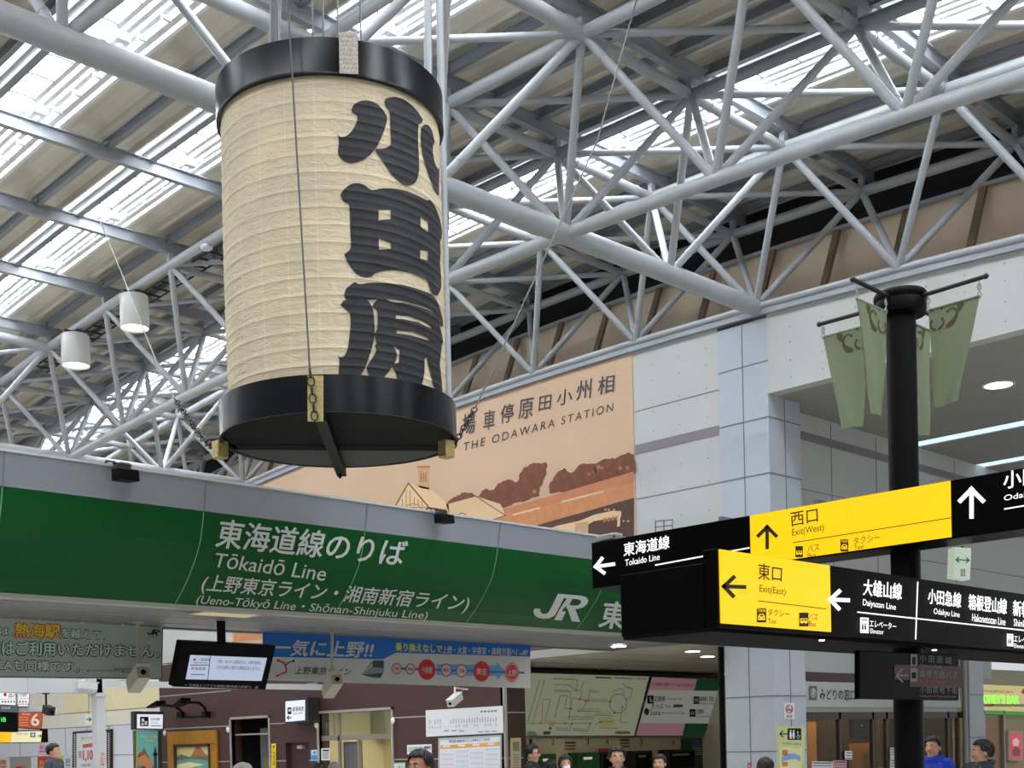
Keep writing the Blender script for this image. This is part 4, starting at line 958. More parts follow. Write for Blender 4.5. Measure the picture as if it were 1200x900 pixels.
for i, (px, w_, h_, c, nm, lab) in enumerate(((449, .32, .28, (190, 30, 40), 'red_bag', 'bright red soft bag on the station office counter'), (446, .38, .34, (40, 60, 110), 'blue_jacket', 'dark blue folded jacket draped behind the red bag on the counter'), (432, .3, .3, (226, 222, 214), 'paper_stack', 'white leaning sheaf of papers at the near end of the counter'), (440, .12, .3, (120, 90, 50), 'pen_cup', 'brown cup of pens standing on the station office counter'))):
    y = yb(px); xx = 18.75 if i != 1 else 19.05
    mb = MB()
    if nm == 'pen_cup':
        mb.lathe((xx, y, 1.0), [(.05, 0), (.06, .16), (.055, .16), (.045, .02)], 14)
        for q in range(5): mb.tube([(xx, y, 1.05), (xx+.05*math.cos(q), y+.05*math.sin(q), 1.3)], .008, 5)
    elif nm == 'paper_stack':
        for q in range(5): mb.hexa([(xx+q*.012, y-.15, 1.0), (xx+q*.012+.01, y-.15, 1.0), (xx+q*.012+.01, y+.15, 1.0), (xx+q*.012, y+.15, 1.0)], [(xx+q*.012+.06, y-.15, 1.3+.01*q), (xx+q*.012+.07, y-.15, 1.3+.01*q), (xx+q*.012+.07, y+.15, 1.32), (xx+q*.012+.06, y+.15, 1.32)])
    else:
        mb.ball((xx, y, 1.0+h_*.45), (.12, w_*.55, h_*.5), 14, 10); mb.tube([(xx, y-w_*.3, 1.0+h_*.8), (xx, y, 1.0+h_*1.15), (xx, y+w_*.3, 1.0+h_*.8)], .012, 6)
    tag(mb.build(nm, mat(nm, c, .6), None, smooth=nm != 'paper_stack'), lab, nm.split('_')[-1])
t = thing('wall_cabinet', 'grey metal cabinet high on the back wall of the station office', 'cabinet', (20.6, yb(450), 1.9)); y = yb(450)*20.7/XB; MB().box((20.4, y-.5, 2.0), (20.8, y+.5, 2.75)).build('body', mat('cabinet_grey', (170, 166, 150), .5), t); MB().box((20.38, y-.48, 2.02), (20.4, y-.01, 2.73)).build('door', mat('cabinet_grey', (170, 166, 150), .5), t); MB().box((20.38, y+.01, 2.02), (20.4, y+.48, 2.73)).build('door', mat('cabinet_grey', (170, 166, 150), .5), t)
t = thing('wall_panel_box', 'white electrical panel with a black display on the office back wall', 'panel', (20.7, yb(407)*1.15, 2.0)); y = yb(407)*20.7/XB; MB().box((20.65, y-.45, 1.9), (20.8, y+.45, 2.85)).build('body', WHITE, t); MB().box((20.63, y-.25, 2.55), (20.65, y+.15, 2.7)).build('display', BLACK, t); MB().box((20.6, y-.3, 2.0), (20.65, y+.2, 2.15)).build('shelf', DARK, t)
# white knobs along the trim line
for px, py, lab in ((195, 859, 'beside the framed landscape picture'), (269, 855, 'left of the dark doorway'), (372.5, 849.5, 'at the left edge of the office window'), (462.5, 844.5, 'at the right edge of the office window')):
    p = SB(px, py, 0); t = thing('wall_stud', 'small round white stud on the brown wall '+lab, 'stud', p, 'white wall studs'); MB().ball(p+np.array([-.05, 0, 0]), (.04, .06, .075), 14, 10).build('globe', mat('knob_white', (236, 236, 230), .4), t, smooth=True); MB().lathe(p, [(.03, -.05), (.03, 0)], 12, axis='X').build('neck', METALTRIM, t)
# things on the brown wall
def boxsign(px0, py0, px1, py1, dep, name, label, m, dark=DARK):
    a = SB(px0, py0, dep); b = SB(px1, py1, dep); t = thing(name, label, 'sign', (XB-dep/2, (a[1]+b[1])/2, min(a[2], b[2])))
    MB().box((XB-dep, b[1], b[2]), (XB, a[1], a[2])).build('sign_box', dark, t, bevel=.01); return t
t = boxsign(333, 819, 361, 847, .35, 'office_sign', 'lit white box sign with a black pictogram on the brown wall above the maroon door', None)
S_ = SX(XB-.35); d = Deco(S_, .004); d.poly([(334.5, 822), (357.5, 820), (357.5, 844), (334.5, 846)], glow('lit_white', (236, 240, 250), .75))
d.rect(337, 829, 341.5, 837, BLACK, lift=.002); d.rect(338.2, 831, 340.5, 834, WHITE, lift=.003); d.text('駅事務室', (343, 828.5), (356, 827.5), (356, 833), (343, 834), BLACK, bold=.01); d.text('Station Office', (343, 835), (355, 834), (355, 836.5), (343, 837.5), DARK); d.arrow((339, 841), 5, 1.1, 180, BLACK, hl=.6); d.build('sign_face', t)
fr_ = thing('framed_picture', 'landscape picture in a wide gold frame hung on the brown wall', 'picture', SB(226, 895, .05))
a = SB(198, 858, 0); b = SB(255.5, 855, 0); z0 = 1.0
z1 = float(a[2]); Y_a, Y_b = float(a[1]), float(b[1])
GOLD = mat('gold_frame', (176, 122, 34), .4, .3, noise=.15)
mb = MB(); fw = .36
mb.box((XB-.07, Y_b, z1-fw), (XB, Y_a, z1)).box((XB-.07, Y_b, z0-.3), (XB, Y_a, z0)).box((XB-.07, Y_a-fw, z0), (XB, Y_a, z1-fw)).box((XB-.07, Y_b, z0), (XB, Y_b+fw*.9, z1-fw)); mb.build('outer_frame', GOLD, fr_, bevel=.015)
mb = MB(); i0, i1 = Y_a-fw, Y_b+fw*.9; mb.box((XB-.09, i1, z1-fw-.07), (XB, i0, z1-fw)).box((XB-.09, i0-.07, z0), (XB, i0, z1-fw)).box((XB-.09, i1, z0), (XB, i1+.07, z1-fw)); mb.build('inner_frame', mat('dark_frame', (60, 44, 26), .4), fr_)
MB().box((XB-.02, i1, z0), (XB, i0, z1-fw)).build('picture_panel', mat('picture_sky', (214, 196, 130), .6), fr_)
d = Deco(SB, .024); d.poly([(203, 888), (212, 884), (222, 887), (232, 882), (244, 885), (244, 893), (203, 893)], mat('pic_hill', (110, 106, 96), .6)); d.poly([(224, 886), (231, 873), (236, 877), (240, 883), (244, 886)], mat('pic_peak', (172, 112, 80), .6), lift=.001); d.poly([(203, 892), (225, 889), (245, 892), (245, 930), (203, 930)], mat('pic_water', (96, 160, 140), .5), lift=.002); d.poly([(203, 897), (222, 893), (240, 896), (222, 900), (203, 902)], mat('pic_sand', (226, 210, 160), .6), lift=.003); d.build('picture', fr_)
g = thing('picture_light', 'pair of black gooseneck picture lights on a bar above the gold framed picture', 'picture light', SB(228, 840, 0))
Q = lambda x, y, o: SB(150+x/4.8, 720+y/4.8, o)
mb = MB(); mb.tube([Q(305, 580, .06), Q(440, 572, .06)], .03, 8); mb.box(Q(295, 560, .08)-np.array([0, .07, .1]), Q(295, 560, .0)+np.array([0, .07, .06])); mb.box(Q(440, 560, .08)-np.array([0, .08, .1]), Q(440, 560, 0)+np.array([0, .08, .06])); mb.build('mount', BLACK, g)
for pts, hd in (([(305, 575, .06), (296, 540, .25), (262, 516, .5), (190, 510, .8)], (150, 516)), ([(440, 570, .06), (432, 525, .25), (398, 496, .5), (330, 494, .8)], (290, 508))):
    arm_ = MB().tube([Q(*p) for p in pts], .036, 10).build('arm', BLACK, g, smooth=True); p = Q(hd[0], hd[1], .85); q = Q(pts[-1][0], pts[-1][1], .8); v = (p-q); MB().hexa([p-v*.9+np.array(c) for c in ((-.14, 0, .12), (.14, 0, .12), (.14, 0, -.02), (-.14, 0, -.02))], [p+v*.6+np.array(c) for c in ((-.12, 0, -.0), (.12, 0, .0), (.12, 0, -.04), (-.12, 0, -.04))]).build('lamp_head', BLACK, g)
def wallplate(quad, name, label, cat, m, off=.02, surf=SB):
    a = [surf(x, y, off) for x, y in quad]; b = [surf(x, y, 0) for x, y in quad]; t = thing(name, label, cat, (a[2]+a[3])/2); MB().hexa(a, b).build('panel', m, t); return t
t = wallplate([(318, 871.5), (323.5, 871), (323.5, 930), (318, 930)], 'yellow_notice', 'narrow yellow vertical notice beside the dark doorway', 'notice', mat('yellow_note', (226, 196, 30), .5)); d = Deco(SB, .024); d.disc((320.7, 875), 1.1, BLACK); d.text('足元注意', (319.5, 880), (322.3, 880), (322.3, 897), (319.5, 897), BLACK); d.build('lettering', t)
t = wallplate([(364.5, 879), (373, 878.5), (373, 891), (364.5, 891.5)], 'sticker', 'small blue and white sticker left of the office window', 'sticker', mat('sticker_white', (206, 220, 240), .5)); d = Deco(SB, .024); d.rect(365, 885, 372.6, 890.5, mat('sticker_blue', (70, 140, 220), .5)); d.disc((368.7, 882), 1.8, mat('sticker_blue', (70, 140, 220), .5)); d.build('print', t)
t = wallplate([(477, 873), (506, 872), (506, 883), (477, 884)], 'locker_notice', 'white notice with bold black characters behind the head of the nearest man', 'notice', PAPERW); d = Deco(SB, .024); d.text('コインロッカー故障中', (478.5, 875), (504.5, 874), (504.5, 877.8), (478.5, 879), BLACK, bold=.02); d.rect(478.5, 880, 495, 880.7, GREYM); d.build('lettering', t)
t = wallplate([(461.5, 894), (475, 893.5), (475, 905), (461.5, 905)], 'green_notice', 'small green edged notice under the bold white notice', 'notice', mat('greenish', (170, 200, 180), .6)); d = Deco(SB, .024); d.rect(462.5, 895.5, 474, 904, PAPERW); d.text('ご案内', (464, 897), (472, 897), (472, 900), (464, 900), DARK); d.build('lettering', t)
t = wallplate([(376.5, 877), (387, 876.5), (386.5, 891), (376.5, 891)], 'window_notice', 'white paper notice taped inside the left pane of the office window', 'notice', PAPERW, .03); d = Deco(SB, .036)
d.rect(378, 878.5, 385.5, 880.3, BLACK)
for i in range(6): d.rect(378, 881.5+i*1.4, 385, 882.1+i*1.4, GREYM)
d.build('lettering', t)
t = wallplate([(498.8, 832.5), (590.5, 827), (590.8, 859), (499.3, 863.5)], 'route_poster', 'long white curling paper of station names taped above the timetable board', 'poster', PAPERW, .03); d = Deco(SB, .034)
for i in range(26):
    x = 503+i*3.1
    if i in (5, 6): continue
    for r, (yy, hh) in enumerate(((844, 5), (851, 3))): d.rect(x, yy-i*.14+random.uniform(-1, 1), x+1.3, yy+hh-i*.14, mat('tick_grey', (176, 178, 182), .6)) if random.random() < .85 else None
for i in range(5): d.rect(563+i*4, 833-i*.2, 566+i*4, 835-i*.2, GREYM)
for i in range(3): d.rect(520+i*9, 856, 526+i*9, 857, GREYM); d.rect(560+i*8, 857-i*.3, 566+i*8, 858-i*.3, GREYM)
d.build('lettering', t)
t = wallplate([(513.5, 865), (588, 861), (588, 960), (513.5, 960)], 'timetable_board', 'white framed train timetable with orange head and coloured columns', 'timetable', mat('alu_board', (186, 190, 194), .35, .3), .05); d = Deco(SB, .054)
d.poly([(515.5, 867.5), (586, 863.5), (586, 955), (515.5, 955)], mat('board_face', (222, 226, 232), .5)); d.text('東海道線 湘南新宿ライン 上野東京ライン時刻表', (526, 867.3), (574, 864.8), (574, 868.2), (526, 870.7), BLACK, lift=.003)
d.poly([(516, 873.5), (585.5, 869.5), (585.5, 874), (516, 878)], mat('orange_head', (226, 168, 78), .5), lift=.002)
for k in range(4):
    x = 516.5+k*17.3
    for r in range(22): d.poly([(x, 880.5-k*1.0+r*3), (x+15.5, 879.7-k+r*3), (x+15.5, 881.7-k+r*3), (x, 882.5-k+r*3)], mat('tt_blue', (190, 208, 228), .5) if (k+r) % 2 else mat('tt_pink', (232, 214, 212), .5), lift=.002)
    d.rect(x+3, 873.6-k*.9, x+11, 875.6-k*.9, WHITE, lift=.003)
d.build('timetable_print', t)
def cctv(base, elbow, c, dirv, label, L=.34, w=.13, m=mat('cctv_cream', (176, 174, 158), .5)):
    t = thing('security_camera', label, 'security camera', base, 'security cameras'); c = Vector(c); v = Vector(dirv).normalized()
    MB().tube([base, elbow, c], .022, 8).lathe(base, [(.07, -.02), (.07, .02)], 14).build('mount_arm', m, t)
    b = MB().beam(c-v*L/2, c+v*L/2, w, w*.95); b.beam(c-v*L*.45+Vector((0, 0, w*.55)), c+v*L*.62+Vector((0, 0, w*.55)), w*1.1, .015); b.build('housing', m, t, bevel=.012); MB().tube([c+v*L*.5, c+v*(L*.5+.02)], w*.2, 14).build('lens', BLACK, t); return t
p = SB(546, 808, 0); c = SB(533, 820, .55); e = SB(533, 806, .45)
cctv(p, e, c, (SB(527, 825, .75)-c), 'white security camera on a bent arm fixed to the brown wall above the papers', .42, .16, mat('cctv_white', (206, 208, 206), .45))
p = onZ(161, 733, 3.42); c = onX(161, 797, p[0]); yy = p[1]
def hang_cam(px, top, bot, label):
    p = onZ(px, top, 3.415); q = onY(px, bot, p[1]); cctv(p, q, q+np.array([0, 0, -.12]), onY(px+8, bot-10, p[1]-.5)-onY(px-8, bot+14, p[1]+.0), label, .42, .17)
hang_cam(161.5, 729, 786, 'cream security camera on a drop pole in front of the grey notice banner')
hang_cam(389, 741, 795, 'cream security camera on a drop pole in front of the blue and white banner')
# ------------------------------------------------------------------ hanging things under the soffit
TVs = SP(onZ(268, 745, 3.30)*0+np.array(onY(268, 755, 14.3)), (0, -1, -.27))
tv = thing('hanging_monitor', 'black hanging monitor with a lit white service notice, under the green fascia', 'monitor', onY(262, 755, 14.35))
slab(TVs, [(213, 751.5), (323.5, 757), (311.5, 808.5), (203, 805)], .14, 'bezel', BLACK, tv, bevel=.012)
d = Deco(TVs, .004); d.poly([(223, 767.5), (313, 771), (306.5, 798), (217.5, 796)], glow('tv_screen', (204, 216, 244), .62))
d.poly([(246, 768.5), (247, 768.5), (244, 796.6), (243, 796.6)], GREYM, lift=.002); d.text('一部運休', (232, 771), (247, 771.5), (246.5, 775), (231.5, 774.5), DARK, lift=.002); d.disc((228, 773), 1.5, mat('tv_red', (220, 70, 50), .5), lift=.003); d.rect(223, 779, 245, 779.8, DARK, lift=.002); d.text('東海道線', (224, 781.5), (241, 782), (240.5, 785.5), (223.5, 785), DARK, lift=.002); d.rect(227, 776.5, 243, 777.2, GREYM, lift=.002); d.rect(224, 790, 240, 791, GREYM, lift=.002)
d.text('現在、あらかた運転状況は、JR東日本線に', (256, 773), (307, 775), (306, 779.5), (255, 777.5), DARK, lift=.002); d.text('大きな遅れに関する情報はありません。', (254, 779.5), (306, 781.5), (305, 786), (253, 784), DARK, lift=.002)
d.text('ー 北海道エリアでの架線切断作業の影響で、遅', (217, 801), (303, 804), (302, 807), (216, 804.5), mat('tv_line', (170, 176, 190), .5), lift=.002); d.build('screen', tv)
MB().box((tv.location.x-.04, 14.36, tv.location.z-.1), (tv.location.x+.04, 14.44, 3.42)).build('hanger', BLACK, tv)
BY = 15.44; SBN = SY(BY); GREYB = mat('banner_grey', (176, 188, 180), .6); BGREEN = mat('banner_green', (24, 92, 66), .6); BPALE = mat('banner_pale', (212, 226, 214), .6)
bn = thing('hanging_banner', 'grey green notice banner with pale outlined characters and a yellow place name', 'banner', onY(100, 795, BY), 'banners under the soffit')
slab(SBN, [(-40, 720.5), (190.5, 734.5), (189.5, 795.5), (-40, 793)], .015, 'sheet', GREYB, bn)
d = Deco(SBN, .004); d.line([(-40, 793), (189.5, 795.5), (190.5, 734.5), (-40, 720.5)], 1.2, BGREEN)
def two(s_, tl, tr, br, bl, a=BGREEN, b=BPALE, w=.13):
    d.text(s_, (tl[0]-.6, tl[1]-.6), (tr[0]+.6, tr[1]-.6), (br[0]+.6, br[1]+.6), (bl[0]-.6, bl[1]+.6), a, bold=w, lift=.002); d.text(s_, tl, tr, br, bl, b, bold=.03, lift=.004)
two('券は、', (-14, 733.5), (15, 735.5), (15, 745), (-14, 743.5)); two('熱海駅', (18, 730), (70, 732), (70, 748), (18, 746.5), mat('banner_red', (206, 52, 40), .6), mat('banner_yellow', (226, 208, 60), .6), .1); two('を越えて、', (72, 736), (123, 740), (122, 749.5), (72, 747))
two('はご利用いただけません。', (3, 751), (187, 757), (186, 770), (3, 767.5)); two('ICAも同様です。', (-8, 772.5), (92, 776), (92, 787), (-8, 784.5))
for x0, y0, n in ((103, 786, 20), (136, 784, 8), (144, 787.5, 14)):
    d.disc((x0, y0), 1, BGREEN, lift=.002)
    for i in range(n): d.rect(x0+2+i*2, y0-.7, x0+3.4+i*2, y0+.6, GREYM, lift=.002)
jr(d, 172.5, 737, 14, 7, BLACK, 1.0, 1.0, lift=.002); d.text('JR東日本', (175, 745.2), (184.5, 745.8), (184.5, 747.4), (175, 746.8), BLACK); d.build('lettering', bn)
mb = MB()
for x in (46, 96, 144, 189): p = SBN(x, 724+x*.058, .005); mb.ball(p, .018, 8, 6); mb.tube([p, (p[0], p[1], 3.42)], .004, 5)
mb.build('tie', mat('tie_white', (220, 220, 220), .5), bn)
b2 = thing('hanging_banner', 'blue and white banner with a row of red station circles hanging before the brown wall', 'banner', onY(465, 805, BY), 'banners under the soffit')
BW = mat('banner_white', (196, 200, 198), .6); BB = mat('banner_blue', (22, 104, 190), .6); BR_ = mat('banner_redc', (196, 24, 36), .6); BYL = mat('banner_yel', (224, 220, 40), .6); BLB = mat('banner_lightblue', (88, 160, 214), .6)
slab(SBN, [(308, 740.5), (621.5, 752.5), (621.5, 806.5), (308, 797)], .015, 'sheet', BW, b2)
d = Deco(SBN, .004); d.poly([(308, 740.5), (621.5, 752.5), (621.5, 769.5), (464, 765), (449, 772.5), (308, 769.5)], BB)
d.text('一気に上野!!', (323, 749.5), (439, 752), (435, 771), (318, 768), BW, bold=.035); d.text('乗り換えなしで', (464, 753), (518.5, 756), (518, 765), (463.5, 763), BYL, bold=.03); d.text('上野・大宮・宇都宮・高崎方面へ!', (519, 757), (606, 759.5), (606, 768.5), (518.5, 765.5), BW, bold=.02); jr(d, 609, 761.5, 9.5, 6, BW, .7, .4, lift=.002)
d.text('上野東京ライン', (347, 781), (412.5, 783), (410, 791.5), (345, 790), DARK, bold=.012)
for pts, m in (([(326, 774), (333, 777), (335, 782)], BR_), ([(335, 782), (336, 787), (325, 792)], BR_), ([(334, 781), (337, 777), (344, 774.5)], mat('banner_indigo', (64, 82, 150), .6))): d.line(pts, 1.5, m, lift=.002); d.disc(pts[0 if m != BR_ or pts[0][0] < 330 else -1] if m == BR_ else pts[-1], 1.6, m, lift=.0025)
d.poly([(423, 790), (434, 777), (438, 773.5), (448, 773), (450.5, 775), (450, 786), (446, 794.5), (440, 795), (430, 793)], mat('train_grey', (132, 136, 138), .4), lift=.002); d.poly([(437, 774.5), (449.5, 774.5), (449.5, 783), (436, 781.5)], mat('train_dark', (40, 46, 60), .3), lift=.003); d.poly([(424, 790), (436, 790), (449, 788), (446, 794), (434, 793)], mat('train_dark', (40, 46, 60), .3), lift=.003); d.line([(424, 789), (437, 779)], 1, BW, lift=.004)
d.poly([(512, 778), (582, 780), (582, 775.5), (592.5, 787.5), (582, 797), (582, 792), (512, 791)], BLB, lift=.001); d.line([(462, 783.3), (614, 788.5)], 2.2, BB, lift=.002)
for (x, y, rx, ry, big, s_) in ((465, 783.5, 5.6, 6.4, 0, '伊東'), (481, 784, 5.6, 6.4, 0, '熱海'), (500.5, 784.8, 10, 12, 1, '小田原'), (523, 785.3, 6.4, 7.8, 0, '横浜'), (541, 786, 6.4, 7.8, 0, '川崎'), (564.3, 786.8, 9.6, 12, 1, '東京'), (600, 788, 8.4, 11.3, 2, '上野')):
    d.disc((x, y), ry, BR_, rx=rx, lift=.003)
    if big == 0: d.disc((x, y), ry*.84, BW, rx=rx*.84, lift=.004)
    if big == 2: d.disc((x, y), ry*.9, BW, rx=rx*.9, lift=.004, r0=ry*.82)
    k = .62 if big else .55; d.text(s_, (x-rx*k, y-ry*.32), (x+rx*k, y-ry*.28), (x+rx*k, y+ry*.36), (x-rx*k, y+ry*.3), BW if big else BR_, bold=.02, lift=.006)
d.build('lettering', b2)
# ------------------------------------------------------------------ ticket machine alcove
struct('wall_alcove_back', MB().box((XB+.3, 20.3, 0), (27, 20.5, 3.42)), mat('alcove_beige', (216, 208, 178), .6))
struct('wall_alcove_end', MB().box((26.8, 12.65, 0), (27, 20.5, 3.42)), CREAM)
Tb = onY(690, 790, 19.55); Bb = onY(680, 862, 20.1); kk = (Bb[1]-Tb[1])/(Tb[2]-Bb[2]); SM = SP(Tb, (0, -1, -kk))
mp = thing('route_map_board', 'pale lit railway route map board tilted above the ticket machines', 'map board', onY(680, 862, 20.1)); MAPW = glow('map_face', (190, 196, 166), .28)
slab(SM, [(606, 787.5), (762, 792), (744.5, 863.5), (592, 863.5)], .08, 'board', mat('map_frame', (120, 122, 116), .4, .3), mp); d = Deco(SM, .004); d.poly([(606, 788.5), (760.5, 793), (743, 862), (594, 862)], MAPW)
ML = mat('map_grey', (92, 94, 92), .6); MR = mat('map_red', (170, 74, 60), .6); MY_ = glow('map_yellow', (186, 190, 130), .27); A_ = lambda p: Z(p, 580, 740, 4.286)
for p in ([(160, 462), (490, 462)], [(190, 462), (250, 240)], [(235, 462), (240, 340), (280, 340), (250, 450), (310, 455)], [(290, 238), (415, 243), (408, 295), (435, 297), (430, 340)], [(295, 266), (375, 270), (405, 295)], [(300, 300), (380, 303), (375, 335), (430, 340), (465, 350), (580, 352)], [(430, 400), (470, 345), (475, 303), (525, 305)], [(650, 345), (680, 330), (690, 292), (640, 262)], [(640, 370), (630, 455), (670, 458)]): d.line(A_(p), .55, MR, lift=.002)
for p in ([(165, 455), (225, 245)], [(300, 432), (328, 322), (362, 322), (350, 388), (385, 388)], [(370, 440), (385, 340)], [(370, 442), (490, 440), (500, 420), (590, 422)], [(310, 495), (375, 497), (385, 465)], [(390, 497), (465, 502), (480, 465)], [(420, 400), (530, 402)], [(500, 470), (530, 455), (590, 452)], [(430, 290), (450, 250)], [(590, 300), (640, 285), (650, 320)], [(525, 485), (620, 486)]): d.line(A_(p), .5, ML, lift=.002)
ring = [(620+44*math.cos(a*math.pi/10), 362+48*math.sin(a*math.pi/10)) for a in range(21)]; d.line(A_(ring), .6, ML, lift=.002)
for p0, p1, n in (((165, 455), (225, 245), 14), ((300, 432), (328, 322), 10), ((295, 238), (410, 240), 10), ((300, 298), (380, 300), 9), ((370, 440), (385, 340), 8), ((420, 395), (530, 395), 12), ((310, 490), (370, 492), 8), ((392, 492), (465, 496), 9), ((375, 432), (490, 432), 14), ((475, 298), (525, 300), 6), ((655, 285), (695, 290), 5), ((445, 345), (570, 345), 14), ((505, 415), (585, 415), 8)):
    for i in range(n): q = A_([(p0[0]+(p1[0]-p0[0])*i/n, p0[1]+(p1[1]-p0[1])*i/n)])[0]; d.rect(q[0]-.25, q[1]-2.0, q[0]+.25, q[1]+.3, ML, lift=.0025)
for p in ((190, 462), (228, 462), (352, 462), (388, 462), (478, 462), (420, 400), (384, 388), (425, 340), (408, 295), (455, 350), (580, 352), (640, 380), (600, 410), (530, 455)): d.disc(A_([p])[0], 1.0, ML, lift=.003)
d.poly(A_([(278, 475), (286, 487), (278, 498), (271, 487)]), MR, lift=.003); d.disc(A_([(285, 465)])[0], 1.4, MR, r0=.9, rx=2.4, lift=.003); d.poly(A_([(245, 502), (280, 502), (276, 518), (241, 518)]), ML, lift=.002)
d.poly(A_([(165, 500), (200, 500), (215, 522), (160, 522)]), mat('map_mint', (150, 186, 160), .6), lift=.002); d.poly(A_([(505, 226), (585, 229), (583, 238), (503, 235)]), mat('map_pinkish', (206, 170, 140), .6), lift=.002); d.text('JR線各駅運賃のご案内図', A_([(597, 228)])[0], A_([(760, 234)])[0], A_([(758, 245)])[0], A_([(596, 239)])[0], DARK, bold=.02); d.poly(A_([(605, 500), (680, 502), (676, 516), (600, 514)]), mat('map_pinkish', (206, 170, 140), .6), lift=.002); d.poly(A_([(515, 440), (590, 425), (600, 470), (540, 490)]), MY_, lift=.001)
d.build('map_print', mp)
tb = thing('ticket_guide_board', 'tilted pink, white and green board of ticket types beside the route map', 'guide board', onY(790, 862, 20.1)); TP = glow('guide_pink', (206, 150, 166), .24); TW = glow('guide_white', (204, 208, 196), .24); TG = glow('guide_green', (10, 84, 50), .2)
slab(SM, [(764, 792.5), (900, 797), (885, 863.5), (744.5, 863)], .08, 'board', mat('map_frame', (120, 122, 116), .4, .3), tb); d = Deco(SM, .004)
d.poly([(764.5, 793.5), (816.8, 796), (799.5, 862), (745.5, 862)], TW); d.poly([(764.5, 793.5), (816.8, 796), (813.4, 809.4), (760.7, 808.4)], TP, lift=.001); d.poly([(749.8, 847.3), (803, 847.8), (799.5, 862), (745.5, 862)], TP, lift=.001)
d.poly([(816.8, 796), (900, 799), (885, 862), (799.5, 862)], TW); d.poly([(816.8, 796), (900, 799), (896, 810), (813.4, 809.4)], TG, lift=.001); d.poly([(803, 847.8), (890, 848), (886, 862), (799.5, 862)], TG, lift=.001)
d.text('こちらの券売機で 定期券・きっぷ・Suicaを お求め頂けます', (762.5, 799.5), (814, 801), (813, 805), (761.5, 803.5), mat('guide_maroon', (110, 40, 50), .6), bold=.01)
d.rect(758.5, 815, 766, 824.5, BLACK, lift=.002); d.disc((762, 818), 1.4, WHITE, lift=.003); d.rect(761, 819.5, 765, 823, WHITE, lift=.003); d.text('定期券', (767, 815.5), (780, 815.5), (779.5, 822.5), (766.5, 822.5), DARK, bold=.015); d.text('Commuter Pass', (781, 817), (800, 817.3), (799.7, 820.5), (780.7, 820.2), DARK); d.text('きっぷ', (764, 824), (777.5, 824), (777, 830.5), (763.5, 830.5), DARK, bold=.015); d.text('Tickets', (779, 826), (786.5, 826), (786.3, 829), (778.8, 829), DARK); d.rect(789, 825.5, 800, 829, GREYM, lift=.002)
d.disc((757.8, 834), 4.2, mat('guide_dgreen', (10, 92, 60), .5), rx=3, lift=.002); d.text('Suica', (762, 831.5), (774.5, 831.5), (774, 838), (761.5, 838), DARK, bold=.01); d.text('Buy a New Suica / Charge', (776, 834), (802.5, 834.3), (802, 837.5), (775.7, 837.3), DARK)
for i in range(2):
    y0 = 816+i*15; x0 = 812.5-i*4.5; d.rect(x0, y0, x0+7, y0+9, BLACK if i else mat('guide_grey', (90, 90, 88), .5), lift=.002); d.disc((x0+3.5, y0+4.5), 2.3, WHITE, lift=.003); d.text(['新幹線・特急', '定期券'][i], (x0+8, y0), (x0+(24 if i == 0 else 17), y0), (x0+(24 if i == 0 else 17)-.5, y0+6), (x0+7.5, y0+6), DARK, bold=.015); d.text(['Shinkansen Limited', 'Commuter Pass'][i], (x0+7.5, y0+7), (x0+24, y0+7), (x0+24, y0+9.5), (x0+7.3, y0+9.5), DARK)
d.build('lettering', tb)
SK = SY(20.28); d = Deco(SK, .004)
nb = thing('number_strip', 'beige panel strip of machine numbers one to six under the route map', 'number panel', onY(720, 880, 20.28)); slab(SY(20.26), [(610, 863.5), (835, 863.5), (835, 882), (610, 882)], .03, 'panel', mat('alcove_beige', (176, 168, 140), .6), nb); d = Deco(SY(20.26), .004)
for s_, x in (('1', 622), ('2', 648), ('3', 688.5), ('4', 711.5), ('5', 751.5), ('6', 789.5)): d = Deco(SY(20.26), .004); d.text(s_, (x-1.7, 866), (x+1.7, 866), (x+1.7, 872.5), (x-1.7, 872.5), DARK); d.build('numeral', nb)
for (x0, y0, x1, y1, lab) in ((661, 868, 676, 880, 'small printed paper between machine numbers two and three'), (725.5, 865, 739, 880, 'small printed paper between machine numbers four and five')):
    t = thing('paper_notice', lab, 'notice', onY((x0+x1)/2, y1, 20.24), 'papers over the ticket machines'); slab(SY(20.24), [(x0, y0), (x1, y0-.3), (x1, y1), (x0, y1)], .01, 'sheet', mat('note_cream', (206, 196, 172), .6), t); d = Deco(SY(20.24), .004)
    for r in range(3): d.rect(x0+1.5, y0+1.5+r*3.6, x1-1.5, y0+3.4+r*3.6, (DARK, MR, MR)[r])
    d.build('lettering', t)
t = thing('charge_sign', 'small magenta sign under machine number four', 'sign', onY(709, 884, 20.05)); slab(SY(20.1), [(702.5, 877), (715, 877), (715, 884), (702.5, 884)], .03, 'panel', mat('magenta', (226, 70, 128), .5), t); d = Deco(SY(20.1), .004); d.text('チャージ', (704, 879), (713.5, 879), (713.5, 882), (704, 882), DARK); d.build('lettering', t)
